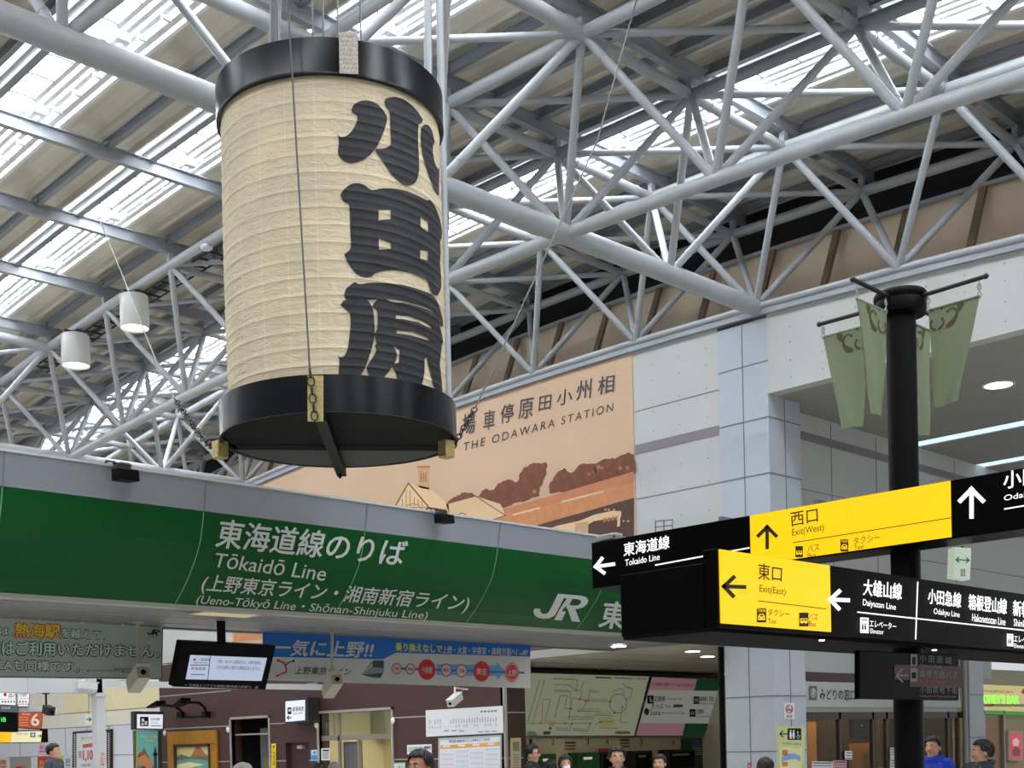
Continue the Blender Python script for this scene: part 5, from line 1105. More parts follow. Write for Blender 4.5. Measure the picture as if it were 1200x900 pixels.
for i, (x0, x1, g_) in enumerate(((600, 622, 0), (628, 650, 1), (676, 701, 1), (703, 722, 0), (741, 763, 0), (781, 813, 0))):
    col_ = ['first', 'second', 'third', 'fourth', 'fifth', 'sixth'][i]
    a = onY(x0, 886, 20.0); b = onY(x1, 886, 20.0); t = thing('ticket_machine', '%s ticket machine in the row, under the numeral %s' % (col_, 'one two three four five six'.split()[i]), 'ticket machine', ((a[0]+b[0])/2, 20.1, 0), 'ticket machines')
    MB().box((a[0], 19.95, 0), (b[0], 20.3, 1.46)).build('cabinet', mat('machine_green', (26, 96, 40), .5) if g_ else DARK, t, bevel=.012); MB().box((a[0]+.08, 19.93, 1.0), (b[0]-.08, 19.95, 1.40)).build('screen', glow('machine_screen', (30, 70, 40), .3) if g_ else BLACK, t)
    d = MB(); d.box((a[0]+.15, 19.92, 1.3), (b[0]-.3, 19.93, 1.36)); d.build('slot_light', glow('slot_light', (220, 226, 210), .5) if g_ else GREYM, t); MB().box((a[0]+.1, 19.85, .8), (b[0]-.1, 19.95, .86)).build('coin_tray', GREYM, t)
t = thing('green_guide_panel', 'dark green panel with a pasted timetable at the right end of the ticket machines', 'panel', onY(818, 900, 20.2)); slab(SY(20.2), [(800, 865), (870, 865), (870, 940), (800, 940)], .05, 'panel', mat('panel_green', (14, 78, 44), .5), t); d = Deco(SY(20.2), .004); d.rect(811, 869, 831, 876, mat('panel_blue', (80, 84, 140), .5)); d.rect(811.5, 876, 831, 885, mat('panel_grey', (140, 148, 140), .5), lift=.001)
for r in range(3): d.rect(813, 877.5+r*2.4, 829, 878.5+r*2.4, DARK, lift=.002)
d.text('ご案内', (807, 865.8), (828, 865.8), (828, 868), (807, 868), GREYM); d.build('print', t)
t = thing('pillar_notice', 'narrow cream vertical notice on the dark return wall left of the route map', 'notice', onY(605, 900, 18.48)); slab(SY(18.47), [(599, 865), (610.5, 864.5), (611, 930), (598.5, 930)], .03, 'panel', mat('note_tan', (176, 166, 140), .6), t); d = Deco(SY(18.47), .004); d.rect(601, 869, 608.5, 880, mat('note_brown', (128, 116, 92), .6))
for r in range(8): d.rect(601.5, 884+r*3, 608, 885.2+r*3, GREYM)
d.build('lettering', t)
# dark pipe beside the column
tag(MB().tube([onX(844.5, 758, 18.1), np.append(onX(844.5, 758, 18.1)[:2], 0)], .05, 12).build('down_pipe', BLACK, None, smooth=True), 'black vertical pipe against the left edge of the panelled column', 'pipe')
# signs on the column side
SC_ = SY(12.035)
t = thing('no_smoking_sign', 'small white no smoking sign on the side of the panelled column', 'sign', SC_(925, 843)); slab(SC_, [(919, 823), (931, 823.8), (931, 843), (919, 842.5)], .01, 'panel', WHITE, t); d = Deco(SC_, .004); NR = mat('no_red', (206, 40, 44), .5); d.disc((925, 831), 5, NR, r0=3.9, rx=4.5, lift=.002); d.line([(922, 828), (928, 834)], .9, NR, lift=.003); d.line([(922, 832), (928, 832)], 1.1, BLACK, lift=.002); d.line([(927, 830), (928, 828)], .6, GREYM, lift=.002); d.text('禁煙', (921.5, 838), (928.5, 838.2), (928.5, 841), (921.5, 840.8), DARK); d.build('symbol', t)
t = thing('toilet_sign', 'yellow green toilet direction sign with a floor map on the panelled column', 'sign', SC_(927, 905)); slab(SC_, [(911.5, 850.5), (943, 852), (943, 930), (911.5, 930)], .015, 'panel', glow('toilet_face', (206, 216, 150), .35), t); d = Deco(SC_, .004); d.arrow((918.5, 860), 9, 1.3, 180, BLACK, hl=.6); d.rect(923, 853.5, 939, 867, BLACK, lift=.002)
for x, s_ in ((926.5, 1), (930, 1)): d.disc((x, 856.5), 1.1, WHITE, lift=.003); d.poly([(x-1.2, 858), (x+1.2, 858), (x+1.5, 862.5), (x+.8, 866), (x-.8, 866), (x-1.5, 862.5)], WHITE, lift=.003)
d.disc((935.5, 863.5), 2, WHITE, r0=1.4, lift=.003); d.disc((935, 858), .9, WHITE, lift=.003); d.line([(935, 859), (935, 862), (937.5, 862)], .8, WHITE, lift=.003)
d.text('お手洗い(東口)', (917, 869.5), (939, 870.5), (939, 874), (917, 873), DARK)
d.rect(914, 876, 939.5, 925, mat('tmap_bg', (226, 222, 170), .6), lift=.001); d.rect(916.5, 879, 923, 885, mat('tmap_o', (206, 120, 70), .6), lift=.002); d.poly([(923, 883), (931, 882.5), (938, 886), (938, 892), (931, 889), (916, 892), (916, 887)], mat('tmap_b', (130, 170, 220), .6), lift=.002); d.rect(916.5, 893, 923, 898, mat('tmap_o', (206, 120, 70), .6), lift=.002); d.build('symbol', t)
t = thing('red_plate', 'tiny red fire plate low on the front of the panelled column', 'plate', onX(877.5, 898, 17.98)); slab(SX(17.985), [(876, 894), (880, 894), (880, 910), (876, 910)], .01, 'panel', mat('fire_red', (196, 44, 50), .5), t); d = Deco(SX(17.985), .004); d.text('H', (877, 896), (879.2, 896), (879.2, 900), (877, 900), WHITE); d.build('letter', t)
# ------------------------------------------------------------------ ticket office front beyond the column
YT = 12.3; STf = SY(YT)
zl = lambda py, px=1000: float(onY(px, py, YT)[2])
XL, XR = 18.95, 25.35
struct('wall_ticket_lintel', MB().box((XL, YT, 2.86), (XR+1.3, YT+.3, 3.30)), mat('lintel_grey', (176, 180, 180), .5))
struct('trim_12', MB().box((XL, YT-.02, 2.70), (XR, YT+.3, 2.86)), mat('maroon_band', (62, 30, 32), .5))
tk = thing('ticket_office_sign', 'long grey sign band over the ticket office windows with black Japanese characters', 'sign', (22, YT, 2.2))
MB().box((XL, YT-.05, 2.24), (XR-.3, YT+.2, 2.69)).build('sign_band', mat('band_grey', (178, 184, 182), .5), tk); d = Deco(SY(YT-.05), .005)
d.poly([(948, 803.5), (957.5, 804), (957.5, 820.5), (948, 820.5)], mat('band_dark', (90, 96, 94), .5)); d.disc((953, 812), 5.6, BW, rx=3.2, r0=4.6, lift=.002); d.poly([(951.5, 814), (952.5, 808), (954.5, 807), (954.5, 811), (953.5, 816)], BW, lift=.002)
d.text('みどりの窓口', (961, 806.5), (1002.5, 808.5), (1002.5, 820.5), (961, 819.5), BLACK, bold=.006); d.build('lettering', tk)
struct('trim_13', MB().box((XL, YT-.02, 2.15), (XR, YT+.1, 2.24)), mat('band_rail', (150, 146, 136), .4, .3))
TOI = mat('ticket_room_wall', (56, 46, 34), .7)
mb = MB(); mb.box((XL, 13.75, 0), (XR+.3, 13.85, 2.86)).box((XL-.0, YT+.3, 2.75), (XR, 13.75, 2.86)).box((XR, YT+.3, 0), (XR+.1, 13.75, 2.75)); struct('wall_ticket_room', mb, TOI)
w = thing('window_6', None, None, (22, YT, 0), kind='structure'); fr = MB(); DKFR = mat('dark_window_frame', (58, 48, 42), .4, .3)
xs = [float(onY(px, 870, YT)[0]) for px in (945, 985, 1024, 1040, 1053, 1112, 1124)]
for x in xs: fr.box((x-.035, YT, 0), (x+.035, YT+.08, 2.15))
fr.box((XL, YT, .88), (XR, YT+.08, .95)); fr.box((XL, YT, 2.02), (XR, YT+.08, 2.15)); fr.build('window_frame', DKFR, w)
MB().box((XL, YT+.03, 0), (XR, YT+.04, 2.1)).build('pane', glass_mat('shop_glass', (226, 222, 212), .03), w)
WARM = mat('warm_wood_panel', (206, 150, 74), .5, noise=.1, nscale=3); CURT = mat('brown_curtain', (70, 60, 40), .8)
def inpanel(px0, px1, y, z0, z1, name, lab, cat, m):
    a = float(onY(px0, 870, y)[0]); b = float(onY(px1, 870, y)[0]); mb = MB()
    if name == 'curtain':
        n = 14; vs = []; fs = []
        for i in range(n+1):
            x = a+(b-a)*i/n; yy = y+.05*math.sin(i*2.4); vs += [(x, yy, z0), (x, yy, z1), (x, yy+.02, z1), (x, yy+.02, z0)]
        for i in range(n):
            for k in range(4): fs.append((4*i+k, 4*i+(k+1) % 4, 4*i+4+(k+1) % 4, 4*i+4+k))
        mb._add(vs, fs)
    else: mb.box((a, y, z0), (b, y+.05, z1))
    return tag(mb.build(name, m, None), lab, cat)
inpanel(944, 957, 13.3, .02, 2.0, 'wood_partition', 'tan wooden partition behind the leftmost ticket office pane', 'partition', WARM)
inpanel(958, 984, 13.4, .4, 2.05, 'curtain', 'olive brown curtain hanging inside the ticket office', 'curtain', CURT)
inpanel(997, 1022, 13.6, .02, 1.55, 'wood_partition', 'low tan wooden partition under the black ticket office screen', 'partition', WARM)
inpanel(1084, 1100, 13.4, .02, 2.05, 'wood_partition', 'tan wooden partition seen right of the pole inside the ticket office', 'partition', WARM)
inpanel(1026, 1044, 13.3, .4, 2.05, 'curtain', 'grey brown curtain left of the pole inside the ticket office', 'curtain', mat('grey_curtain', (74, 64, 52), .8))
t = thing('black_screen', 'black information screen hanging inside the ticket office', 'screen', onY(1009, 865, 13.3)); slab(SY(13.3), [(998.5, 837), (1021, 838), (1021, 866), (999, 865)], .08, 'screen_case', BLACK, t, bevel=.01); d = Deco(SY(13.3), .004); d.rect(1000.5, 840, 1019, 863, mat('screen_dark', (24, 22, 30), .25)); d.disc((1010, 850), 1.2, GREYM, lift=.002); d.build('screen', t)
MB().tube([onY(1010, 837, 13.35), onY(1010, 837, 13.35)*np.array([1, 1, 0])+np.array([0, 0, 2.75])], .02, 8).build('hanger', DARK, t)
t = thing('ticket_room_light', 'warm strip light on the ticket office ceiling', 'ceiling light', (22, 13.07, 2.68)); MB().box((20, 13.0, 2.7), (24.5, 13.15, 2.75)).build('light_body', WHITE, t); MB().box((20.05, 13.02, 2.685), (24.45, 13.13, 2.7)).build('tube', glow('warm_tube', (255, 226, 170), 40), t)
ct = thing('ticket_counter', 'long pale counter inside the ticket office', 'counter', (22, 13.1, 0)); MB().box((19.4, 12.75, 0), (25.0, 13.15, 1.0)).build('front_panel', mat('counter_grey', (150, 146, 140), .5), ct); MB().box((19.35, 12.7, 1.0), (25.05, 13.2, 1.04)).build('counter_top', mat('counter_top', (196, 192, 184), .4), ct)
for (q, lab, c) in (([(990.5, 880), (998.5, 880), (998.5, 890), (990.5, 890)], 'small white notice on the ticket office pane under the black screen', WHITE), ([(1043.5, 876), (1052, 876.5), (1052, 889), (1043.5, 888.5)], 'white notice just left of the black pole, the upper of two', WHITE), ([(1043.5, 889), (1052, 889.5), (1052, 903), (1043.5, 902.5)], 'white notice just left of the black pole, the lower of two', WHITE), ([(952, 892), (976, 892.5), (976, 905), (952, 905)], 'wide white leaflet low on the left ticket office panes', PAPERW), ([(977, 891), (992, 891.5), (992, 905), (977, 905)], 'pink and white leaflet low on the ticket office panes', mat('leaf_pink', (214, 160, 168), .6))):
    t = thing('window_notice', lab, 'notice', onY(q[2][0], q[2][1], YT-.03), 'notices on the ticket office panes'); slab(SY(YT-.03), q, .01, 'sheet', c, t); d = Deco(SY(YT-.03), .004); x0, y0 = q[0]; x1, y1 = q[2]
    for r in range(3): d.rect(x0+1, y0+1.5+r*3.2, x1-1, y0+2.7+r*3.2, [DARK, GREYM, GREYM][r])
    d.build('lettering', t)
# panelled pillar and juice shop
pa = float(onY(1137, 860, 12.2)[0]); pb = float(onY(1153.5, 860, 12.2)[0])
struct('column_small', MB().box((pa, 12.2, 0), (pb, 12.9, 3.3)), COLPAN)
d = MB()
for z in (.7, 1.6, 2.5): d.box((pa, 12.193, z), (pb, 12.2, z+.016))
struct('trim_14', d, JOINT)
tag(MB().tube([(pa-.12, 12.25, 0), (pa-.12, 12.25, 3.3)], .05, 12).build('corner_post', mat('post_grey', (150, 146, 142), .35, .4), None, smooth=True), 'thin steel post between the ticket office and the small panelled pillar', 'post')
YSH = 12.6; SSH = SY(YSH); sh = thing('shop_sign', 'glowing cream sign of the juice shop with green neon capitals', 'sign', onY(1175, 832, YSH))
slab(SSH, [(1150, 802), (1240, 806), (1240, 835), (1150, 832)], .12, 'sign_box', glow('shop_cream', (226, 206, 140), .55), sh); d = Deco(SSH, .01)
NEON = glow('neon_green', (110, 255, 40), 1.6); d.text("HONEY'S BAR", (1147, 813.5), (1194, 815), (1194, 825), (1147, 823.5), NEON, bold=.03); d.text('Honey&Fresh Juice', (1153.5, 808), (1187, 809), (1187, 813), (1153.5, 812), mat('shop_orange', (206, 90, 30), .6)); d.poly([(1197, 811), (1199, 807), (1203, 808), (1200, 814)], mat('shop_orange', (206, 90, 30), .6)); d.build('lettering', sh)
slab(SSH, [(1150, 832.3), (1240, 835.5), (1240, 840), (1150, 836.5)], .15, 'lower_band', glow('shop_green', (40, 170, 50), .35), sh)
slab(SSH, [(1150, 784), (1240, 788), (1240, 806), (1150, 802)], .1, 'upper_board', mat('shop_upper', (170, 160, 130), .5), sh)
sx0 = float(onY(1150, 870, YSH)[0]); sx1 = float(onY(1290, 870, YSH)[0])
struct('wall_shop', MB().box((sx0, YSH+.12, 0), (sx1, YSH+.3, 2.25)), mat('shop_wall', (190, 170, 130), .6))
ss = thing('roller_shutter', 'closed bronze roller shutter of the juice shop under the glowing sign', 'shutter', onY(1166, 900, YSH)); mb = MB(); a = float(onY(1155, 870, YSH)[0]); b = float(onY(1177, 870, YSH)[0])
for i in range(44): mb.box((a, YSH+.06, i*.05), (b, YSH+.10-.0, i*.05+.042))
mb.build('shutter_curtain', mat('shutter_bronze', (150, 116, 78), .35, .5), ss); MB().box((a-.05, YSH, 0), (a, YSH+.12, 2.2)).build('guide_rail', METALTRIM, ss); MB().box((b, YSH, 0), (b+.05, YSH+.12, 2.2)).build('guide_rail', METALTRIM, ss)
ps = thing('lit_poster', 'backlit red poster in a pale frame beside the bronze roller shutter', 'poster', onY(1190, 895, YSH)); slab(SY(YSH), [(1182, 856), (1199, 857), (1199, 892), (1182, 891)], .06, 'frame', mat('poster_frame', (200, 190, 170), .5), ps); d = Deco(SY(YSH), .005); d.poly([(1184, 858), (1197.5, 859), (1197.5, 890), (1184, 889)], glow('poster_red', (206, 60, 70), .6)); d.disc((1190.5, 870), 5, glow('poster_pink', (240, 170, 180), .6), rx=4, lift=.002); d.poly([(1186, 880), (1190, 874), (1196, 878), (1195, 886), (1187, 886)], glow('poster_wine', (120, 20, 40), .5), lift=.003); d.build('print', ps)
for px in (1163, 1189): downlight(px, 838, 2.27, 'tiny downlight above the '+('bronze shutter' if px == 1163 else 'red lit poster'), .06, 'shop downlights', 8, np.array([onY(px, 838, 12.45)[0], 12.45, 2.275]))
struct('wall_shop_soffit', MB().box((sx0, 12.3, 2.28), (sx1, YSH, 2.32)), mat('shop_upper', (170, 160, 130), .5))
# ------------------------------------------------------------------ far left: cream wall and gate area
XCW = 18.5; SCW = SX(XCW)
struct('wall_cream', MB().box((XCW, 32.5, 2.58), (XCW+.3, 48, 6)).box((XB+.3, 32.4, 0), (XCW+.3, 32.5, 4.15)), CREAM)
struct('wall_tiled_base', MB().box((XCW-.02, 32.5, 0), (XCW+.3, 48, 2.58)), mat('grey_wall_tile', (222, 225, 231), .5))
d = MB()
for z in (.75, 1.65, 2.56): d.box((XCW-.028, 32.5, z), (XCW-.02, 48, z+.02))
for y in (33.5, 35, 36.5, 38, 39.5, 41, 43, 45): d.box((XCW-.028, y, 0), (XCW-.02, y+.02, 2.56))
for z in (3.02, 3.9): d.box((XCW-.006, 32.5, z), (XCW, 48, z+.015))
struct('trim_15', d, JOINT)
d = MB()
for px0, px1 in ((77, 132), (134, 187)):
    a = SCW(px0, 818); b = SCW(px1, 818); d.box((XCW-.01, b[1], 3.04), (XCW, a[1], 3.7))
struct('trim_16', d, CREAMY)
struct('wall_far', MB().box((-8, 47.8, 0), (19, 48, 4.2)), mat('far_wall', (176, 170, 158), .7))
GT = mat('gantry_white', (196, 200, 204), .45)
ga = thing('ticket_gate_frame', 'light grey steel portal frame over the ticket gates, under the notice banner', 'frame', onY(120, 880, 24)); SG = SY(24.0)
a = SG(120, 880); z1 = SG(60, 794)[2]; z0 = SG(60, 812)[2]
MB().box((2, 24, z0), (a[0]+.05, 24.25, z1)).build('beam', GT, ga, bevel=.01); MB().box((a[0]-.09, 24.0, 0), (a[0]+.09, 24.25, z1)).build('post', GT, ga, bevel=.008); MB().box((a[0], 24.05, SG(150, 805)[2]), (17.9, 24.2, SG(150, 798)[2])).build('thin_beam', GT, ga)
mb = MB(); mb.box((a[0]-1.5, 23.95, z0-.02), (a[0]-1.35, 24.3, z1+.02)); mb.box((a[0]-.12, 23.97, z0-.06), (a[0]+.12, 24.28, z0-.02)); mb.build('collar', GT, ga)
d = Deco(SG, .006); d.text('AED', (117.5, 882), (122.5, 882), (122.5, 897), (117.5, 897), mat('aed_red', (226, 90, 80), .5)); d.build('lettering', ga)
p = SG(100, 803, .0); t = cctv(p+np.array([.0, 0, .1]), p+np.array((-.1, -.12, .08)), p+np.array((-.05, -.2, -.02)), (.9, -.2, -.1), 'white security camera on the ticket gate frame near its corner post', .36, .14, mat('cctv_white', (206, 208, 206), .45))
t = thing('exit_sign', 'tiny green and white running exit sign hanging by a thread left of the gate post', 'sign', SG(104, 848)); slab(SG, [(100.5, 837), (107.5, 837), (107.5, 848), (100.5, 848)], .05, 'sign_box', glow('evac_white', (214, 226, 206), .55), t); d = Deco(SG, .004); d.arrow((104, 843), 5, 1.4, 0, EG, hl=.6); d.build('symbol', t); MB().tube([SG(104, 837, -.03), SG(104, 812, -.03)], .008, 6).build('hanger', GREYM, t)
SGL = SY(26.0)
def gsign(quad, name, lab, m, dep=.18, frame=DARK, surf=SGL):
    t = thing(name, lab, 'sign', surf(*quad[2])); slab(surf, quad, dep, 'sign_box', frame, t); d = Deco(surf, .006); x0, y0 = quad[0]; x1, y1 = quad[2]; d.poly([(quad[0][0]+.8, quad[0][1]+.8), (quad[1][0]-.8, quad[1][1]+.8), (quad[2][0]-.8, quad[2][1]-.8), (quad[3][0]+.8, quad[3][1]-.8)], m); return t, d
def hang(t, px, py, top, surf=SGL):
    p = surf(px, py, -.08); MB().tube([p, surf(px, top, -.08)], .02, 8).build('hanger', GREYM, t)
t, d = gsign([(-30, 811), (35.5, 808), (34, 828.5), (-30, 828.5)], 'departure_sign', 'lit white departure sign with red print above the black departure display', glow('dep_white', (236, 238, 240), .8)); d.line([(-30, 820), (34.5, 818.5)], .5, NR, lift=.002); d.text('品川方面', (10, 811.5), (31, 810.5), (31, 816.5), (10, 817.5), DARK, bold=.01, lift=.002); d.disc((6, 814), 2, NR, lift=.002)
for i in range(9): d.rect(2+i*3.4, 821, 4+i*3.4, 823.5, GREYM, lift=.002); d.rect(18+i*1.8, 824.5, 19+i*1.8, 826, MR, lift=.002)
d.build('sign_face', t); hang(t, 10, 809, 797); 
SG2 = SY(25.4); t, d = gsign([(-30, 824), (21.5, 826.5), (21.5, 858), (-30, 857)], 'led_display', 'black departure display with green luminous characters below the lit white departure sign', BLACK, surf=SG2); d.poly([(-30, 824.5), (21, 827), (21, 835), (-30, 832.5)], mat('led_head', (92, 100, 106), .5), lift=.002); d.text('発車標', (2, 828.3), (12, 828.6), (12, 831), (2, 830.7), WHITE, lift=.003); d.text('15:28 普通', (-22, 839.5), (7, 840.5), (7, 846), (-22, 845), glow('led_green', (60, 220, 90), 1.2), bold=.02, lift=.003); d.build('sign_face', t); hang(t, 19.5, 828, 806, SG2)
t, d = gsign([(21, 834.5), (50.5, 834), (49, 854.5), (21, 853)], 'platform_sign', 'orange platform sign with a big white numeral six', glow('plat_orange', (214, 92, 48), .45)); d.text('6', (37, 836.5), (46, 836.5), (45.5, 850.5), (36.5, 850.5), WHITE, bold=.03, lift=.003); d.text('東海道線', (26, 835.8), (35.5, 835.8), (35.5, 838), (26, 838), WHITE, lift=.003)
for i in range(4): d.rect(22, 840.5+i*3, 33, 841.2+i*3, mat('plat_pale', (236, 170, 140), .5), lift=.002)
d.build('sign_face', t); MB().box(SGL(20, 833.5, -.05), SGL(66, 829, -.12)).build('rail', GT, t)
t, d = gsign([(-30, 857), (50, 856), (48.5, 870.5), (-30, 871)], 'transfer_sign', 'half yellow half white lit transfer sign under the orange platform sign', glow('tr_white', (232, 228, 180), .8), surf=SGL); d.poly([(-30, 857.8), (14, 857.5), (13, 870), (-30, 870.2)], glow('tr_yellow', (250, 190, 20), .9), lift=.002); d.rect(35.5, 858.5, 41.5, 864, mat('tr_blue', (60, 90, 150), .5), lift=.002); d.rect(36.8, 859.7, 40.2, 863, WHITE, lift=.003); d.arrow((46, 862.5), 4.5, .8, 0, DARK, hl=.6); d.text('小田急線 Transfer', (18, 858.5), (33, 858.3), (33, 861), (18, 861.2), GREYM, lift=.003); d.build('sign_face', t); MB().box(SGL(48.8, 854, -.02), SGL(54, 870, -.12)).build('end_cap', BLACK, t)
p = SG(57, 833); t = cctv(p+np.array((0, .1, .35)), p+np.array((0, .1, .1)), p, (.2, -1, -.3), 'small black camera hanging below the gate frame right of the orange platform sign', .2, .16, DARK)
# advertising on the cream wall
SCP = SX(XCW-.03)
fp = thing('film_strip_poster', 'white offer poster with black film strip borders on the tiled wall', 'poster', SCP(108, 905)); slab(SX(XCW-.10), [(85, 857.5), (130, 854.5), (130, 960), (84.5, 960)], .07, 'frame', mat('poster_black', (34, 28, 26), .4), fp); Sx = SX(XCW-.10); d = Deco(Sx, .004); d.poly([(89.5, 859.5), (125, 857.5), (125, 955), (89.5, 955)], mat('poster_white', (226, 226, 228), .5))
for i in range(24):
    for x in (86.6, 126.6): d.rect(x, 860.5+i*2.7-(1.5 if x > 100 else 0), x+1.7, 862+i*2.7-(1.5 if x > 100 else 0), WHITE, lift=.002)
PR = mat('poster_redp', (190, 36, 50), .5); d.text('出会い・思い出', (95, 863.5), (107, 862.8), (107, 866.3), (95, 867), mat('poster_brown', (150, 110, 80), .5), lift=.002); d.disc((110, 864.5), 2.6, mat('poster_orange', (236, 160, 60), .5), lift=.002); d.poly([(97, 872.5), (115, 870), (115, 874), (97, 876.5)], PR, lift=.002); d.text('スペシャルプライス', (98, 873), (114, 870.8), (114, 873), (98, 875.3), WHITE, lift=.004); d.text('1,100', (97.5, 879.5), (112, 878.5), (112, 892), (97.5, 892.5), PR, bold=.03, lift=.002); d.text('円', (112.5, 886), (115.5, 886), (115.5, 891.5), (112.5, 891.5), PR, lift=.002); d.text('平日限定', (91.5, 880), (95.5, 879.5), (95.5, 888), (91.5, 888), BLACK, lift=.002); d.text('衣裳の国プラン', (95, 895), (114, 894.5), (114, 898), (95, 898.5), DARK, lift=.002); d.build('print', fp)
SLK = SY(31.6); lk = thing('locker_sign', 'lit locker sign with a black pictogram above the harbour poster at the brown wall end', 'sign', SLK(175, 855)); slab(SLK, [(157.5, 833.5), (192.5, 834), (192, 855.5), (157.5, 855)], .2, 'sign_box', DARK, lk); d = Deco(SLK, .005); d.poly([(160.5, 837), (191, 837.2), (190.5, 854), (160.5, 853.5)], glow('lit_white', (236, 240, 250), .75)); d.rect(164, 840, 174, 851, BLACK, lift=.002); d.rect(166, 842, 169, 846, WHITE, lift=.003); d.rect(169.5, 845, 172.5, 849.5, WHITE, lift=.003); d.rect(165.5, 847.5, 168.5, 850, WHITE, lift=.003); d.text('収納庫', (176.5, 841), (187.5, 841), (187.5, 844.5), (176.5, 844.5), DARK, lift=.003); d.text('Coin Lockers', (176.5, 846), (186, 846), (186, 848), (176.5, 848), GREYM, lift=.003); d.rect(176.5, 850, 189, 851, GREYM, lift=.003); d.build('sign_face', lk)
p = SLK(175, 834, -.1); hp = thing('harbour_poster', 'tall turquoise seaside town poster under the lit locker sign', 'poster', SLK(172, 905)); SL2 = SY(31.62); slab(SL2, [(158.5, 856), (186, 856), (185.5, 990), (158.5, 990)], .1, 'frame', mat('poster_edge', (70, 76, 60), .5), hp); d = Deco(SL2, .005); d.rect(159.5, 856.8, 185, 985, mat('sea_sky', (110, 184, 176), .5)); d.rect(159.5, 856.8, 161, 985, mat('poster_lime', (176, 190, 60), .5), lift=.001)
d.text('ちょこっと旅', (165, 861.5), (183.5, 862), (183.5, 865), (165, 864.5), WHITE, lift=.002); d.rect(170, 866.5, 184, 868, mat('poster_gold', (196, 190, 80), .5), lift=.002)
d.poly([(161, 900), (161, 886), (163, 882), (167, 880), (169, 875), (171, 880), (173, 884), (176, 890), (178, 895), (180, 900)], mat('town_brown', (130, 92, 74), .6), lift=.002); d.poly([(162, 888), (170, 884), (178, 893), (178, 910), (162, 910)], mat('town_orange', (206, 136, 90), .6), lift=.003); d.poly([(180, 910), (180.5, 880), (182, 873), (183.5, 880), (184.5, 910)], mat('town_tower', (60, 70, 84), .6), lift=.003); d.disc((182, 884), 2, mat('town_tower', (60, 70, 84), .6), rx=3, lift=.003); d.rect(161, 905, 185, 985, mat('sea_green', (60, 150, 150), .4), lift=.0035); d.build('print', hp)
MB().box((SLK(160, 850)[0], 31.65, 0), (SLK(190, 850)[0], 31.8, SLK(170, 856)[2])).build('stand', DARK, hp)
for q, nm, lab, m, txt, tc in (([(44, 869), (62.5, 867), (62, 883), (44, 884.5)], 'pink_poster', 'white poster with a pink word on the far tiled wall', mat('pp_white', (222, 214, 220), .5), '休日お', mat('pp_pink', (226, 80, 150), .5)), ([(44, 887), (61, 886), (61, 930), (44, 930)], 'red_poster', 'red and yellow poster low on the far tiled wall behind the standing man', mat('rp_red', (206, 50, 50), .5), 'お得', mat('rp_yel', (240, 200, 60), .5)), ([(62.5, 885.5), (74, 885), (74, 930), (62.5, 930)], 'yellow_poster', 'plain yellow poster right of the man at the far left', mat('yp', (226, 206, 50), .5), '東口', mat('yp2', (150, 120, 30), .5)), ([(75, 885), (84, 884.5), (84, 915), (75, 915)], 'pale_poster', 'pale blue notice beside the film strip poster', mat('pale_p', (206, 218, 226), .5), '案内', GREYM), ([(-10, 887), (9, 887), (9, 905), (-10, 905)], 'pictogram_sign', 'white sign with red pictograms at the bottom left corner', mat('pg_w', (222, 218, 220), .5), '禁煙', NR)):
    t = thing(nm, lab, 'poster', SCP(*q[2])); slab(SCP, q, .02, 'sheet', m, t); d = Deco(SCP, .004); x0, y0 = q[0]; x1 = q[1][0]; d.text(txt, (x0+2, y0+4), (x1-2, y0+3.4), (x1-2, y0+9), (x0+2, y0+9.6), tc, bold=.02); d.rect(x0+2, y0+11, x1-2, y0+12.5, tc); d.build('print', t)
struct('wall_far_door', MB().box((XCW-.05, SCP(36, 890)[1], 0), (XCW-.02, SCP(12, 890)[1], SCP(20, 887)[2])), mat('far_door', (160, 156, 152), .5))
t = thing('orange_box', 'small orange box low in front of the far grey door', 'box', SCP(22, 905)); slab(SX(XCW-.12), [(17, 897.5), (27, 897), (27, 925), (17, 925)], .06, 'case', mat('box_orange', (226, 110, 40), .5), t); d = Deco(SX(XCW-.12), .004); d.rect(19, 899, 25, 903, DARK); d.build('slot', t)
# ------------------------------------------------------------------ people
def fuse(mb, voxel, name='fused', smooth_it=4):
    me = bpy.data.meshes.new(name); me.from_pydata([tuple(v) for v in mb.v], [], mb.f)
    ob = bpy.data.objects.new(name, me); COL.objects.link(ob)
    m = ob.modifiers.new('r', 'REMESH'); m.mode = 'VOXEL'; m.voxel_size = voxel
    s = ob.modifiers.new('s', 'SMOOTH'); s.factor = .5; s.iterations = smooth_it
    dg = bpy.context.evaluated_depsgraph_get(); ev = ob.evaluated_get(dg)
    out = bpy.data.meshes.new_from_object(ev); out.name = name
    bpy.data.objects.remove(ob); bpy.data.meshes.remove(me)
    for p in out.polygons: p.use_smooth = True
    return out
def limb(mb, pts, rs, n=14):
    P = [Vector(p) for p in pts]; fine = []; fr_ = []
    for i in range(len(P)-1):
        k = 6
        for q in range(k): fine.append(P[i].lerp(P[i+1], q/k)); fr_.append(rs[i]+(rs[i+1]-rs[i])*q/k)
    fine.append(P[-1]); fr_.append(rs[-1]); mb.tube(fine, fr_, n)
    for p, r in zip(P, rs): mb.ball(p, r*.98, 14, 10)
SKIN = mat('skin', (208, 158, 128), .55, noise=.06, nscale=8); LIP = mat('lip', (168, 92, 84), .5); EYEW = mat('eye_white', (232, 228, 222), .3); IRIS = mat('iris', (30, 20, 16), .2)
HAIRB = mat('black_hair', (20, 17, 16), .45, bump=.5, bscale=60); HAIRG = mat('grey_hair', (132, 130, 126), .55, bump=.5, bscale=60)
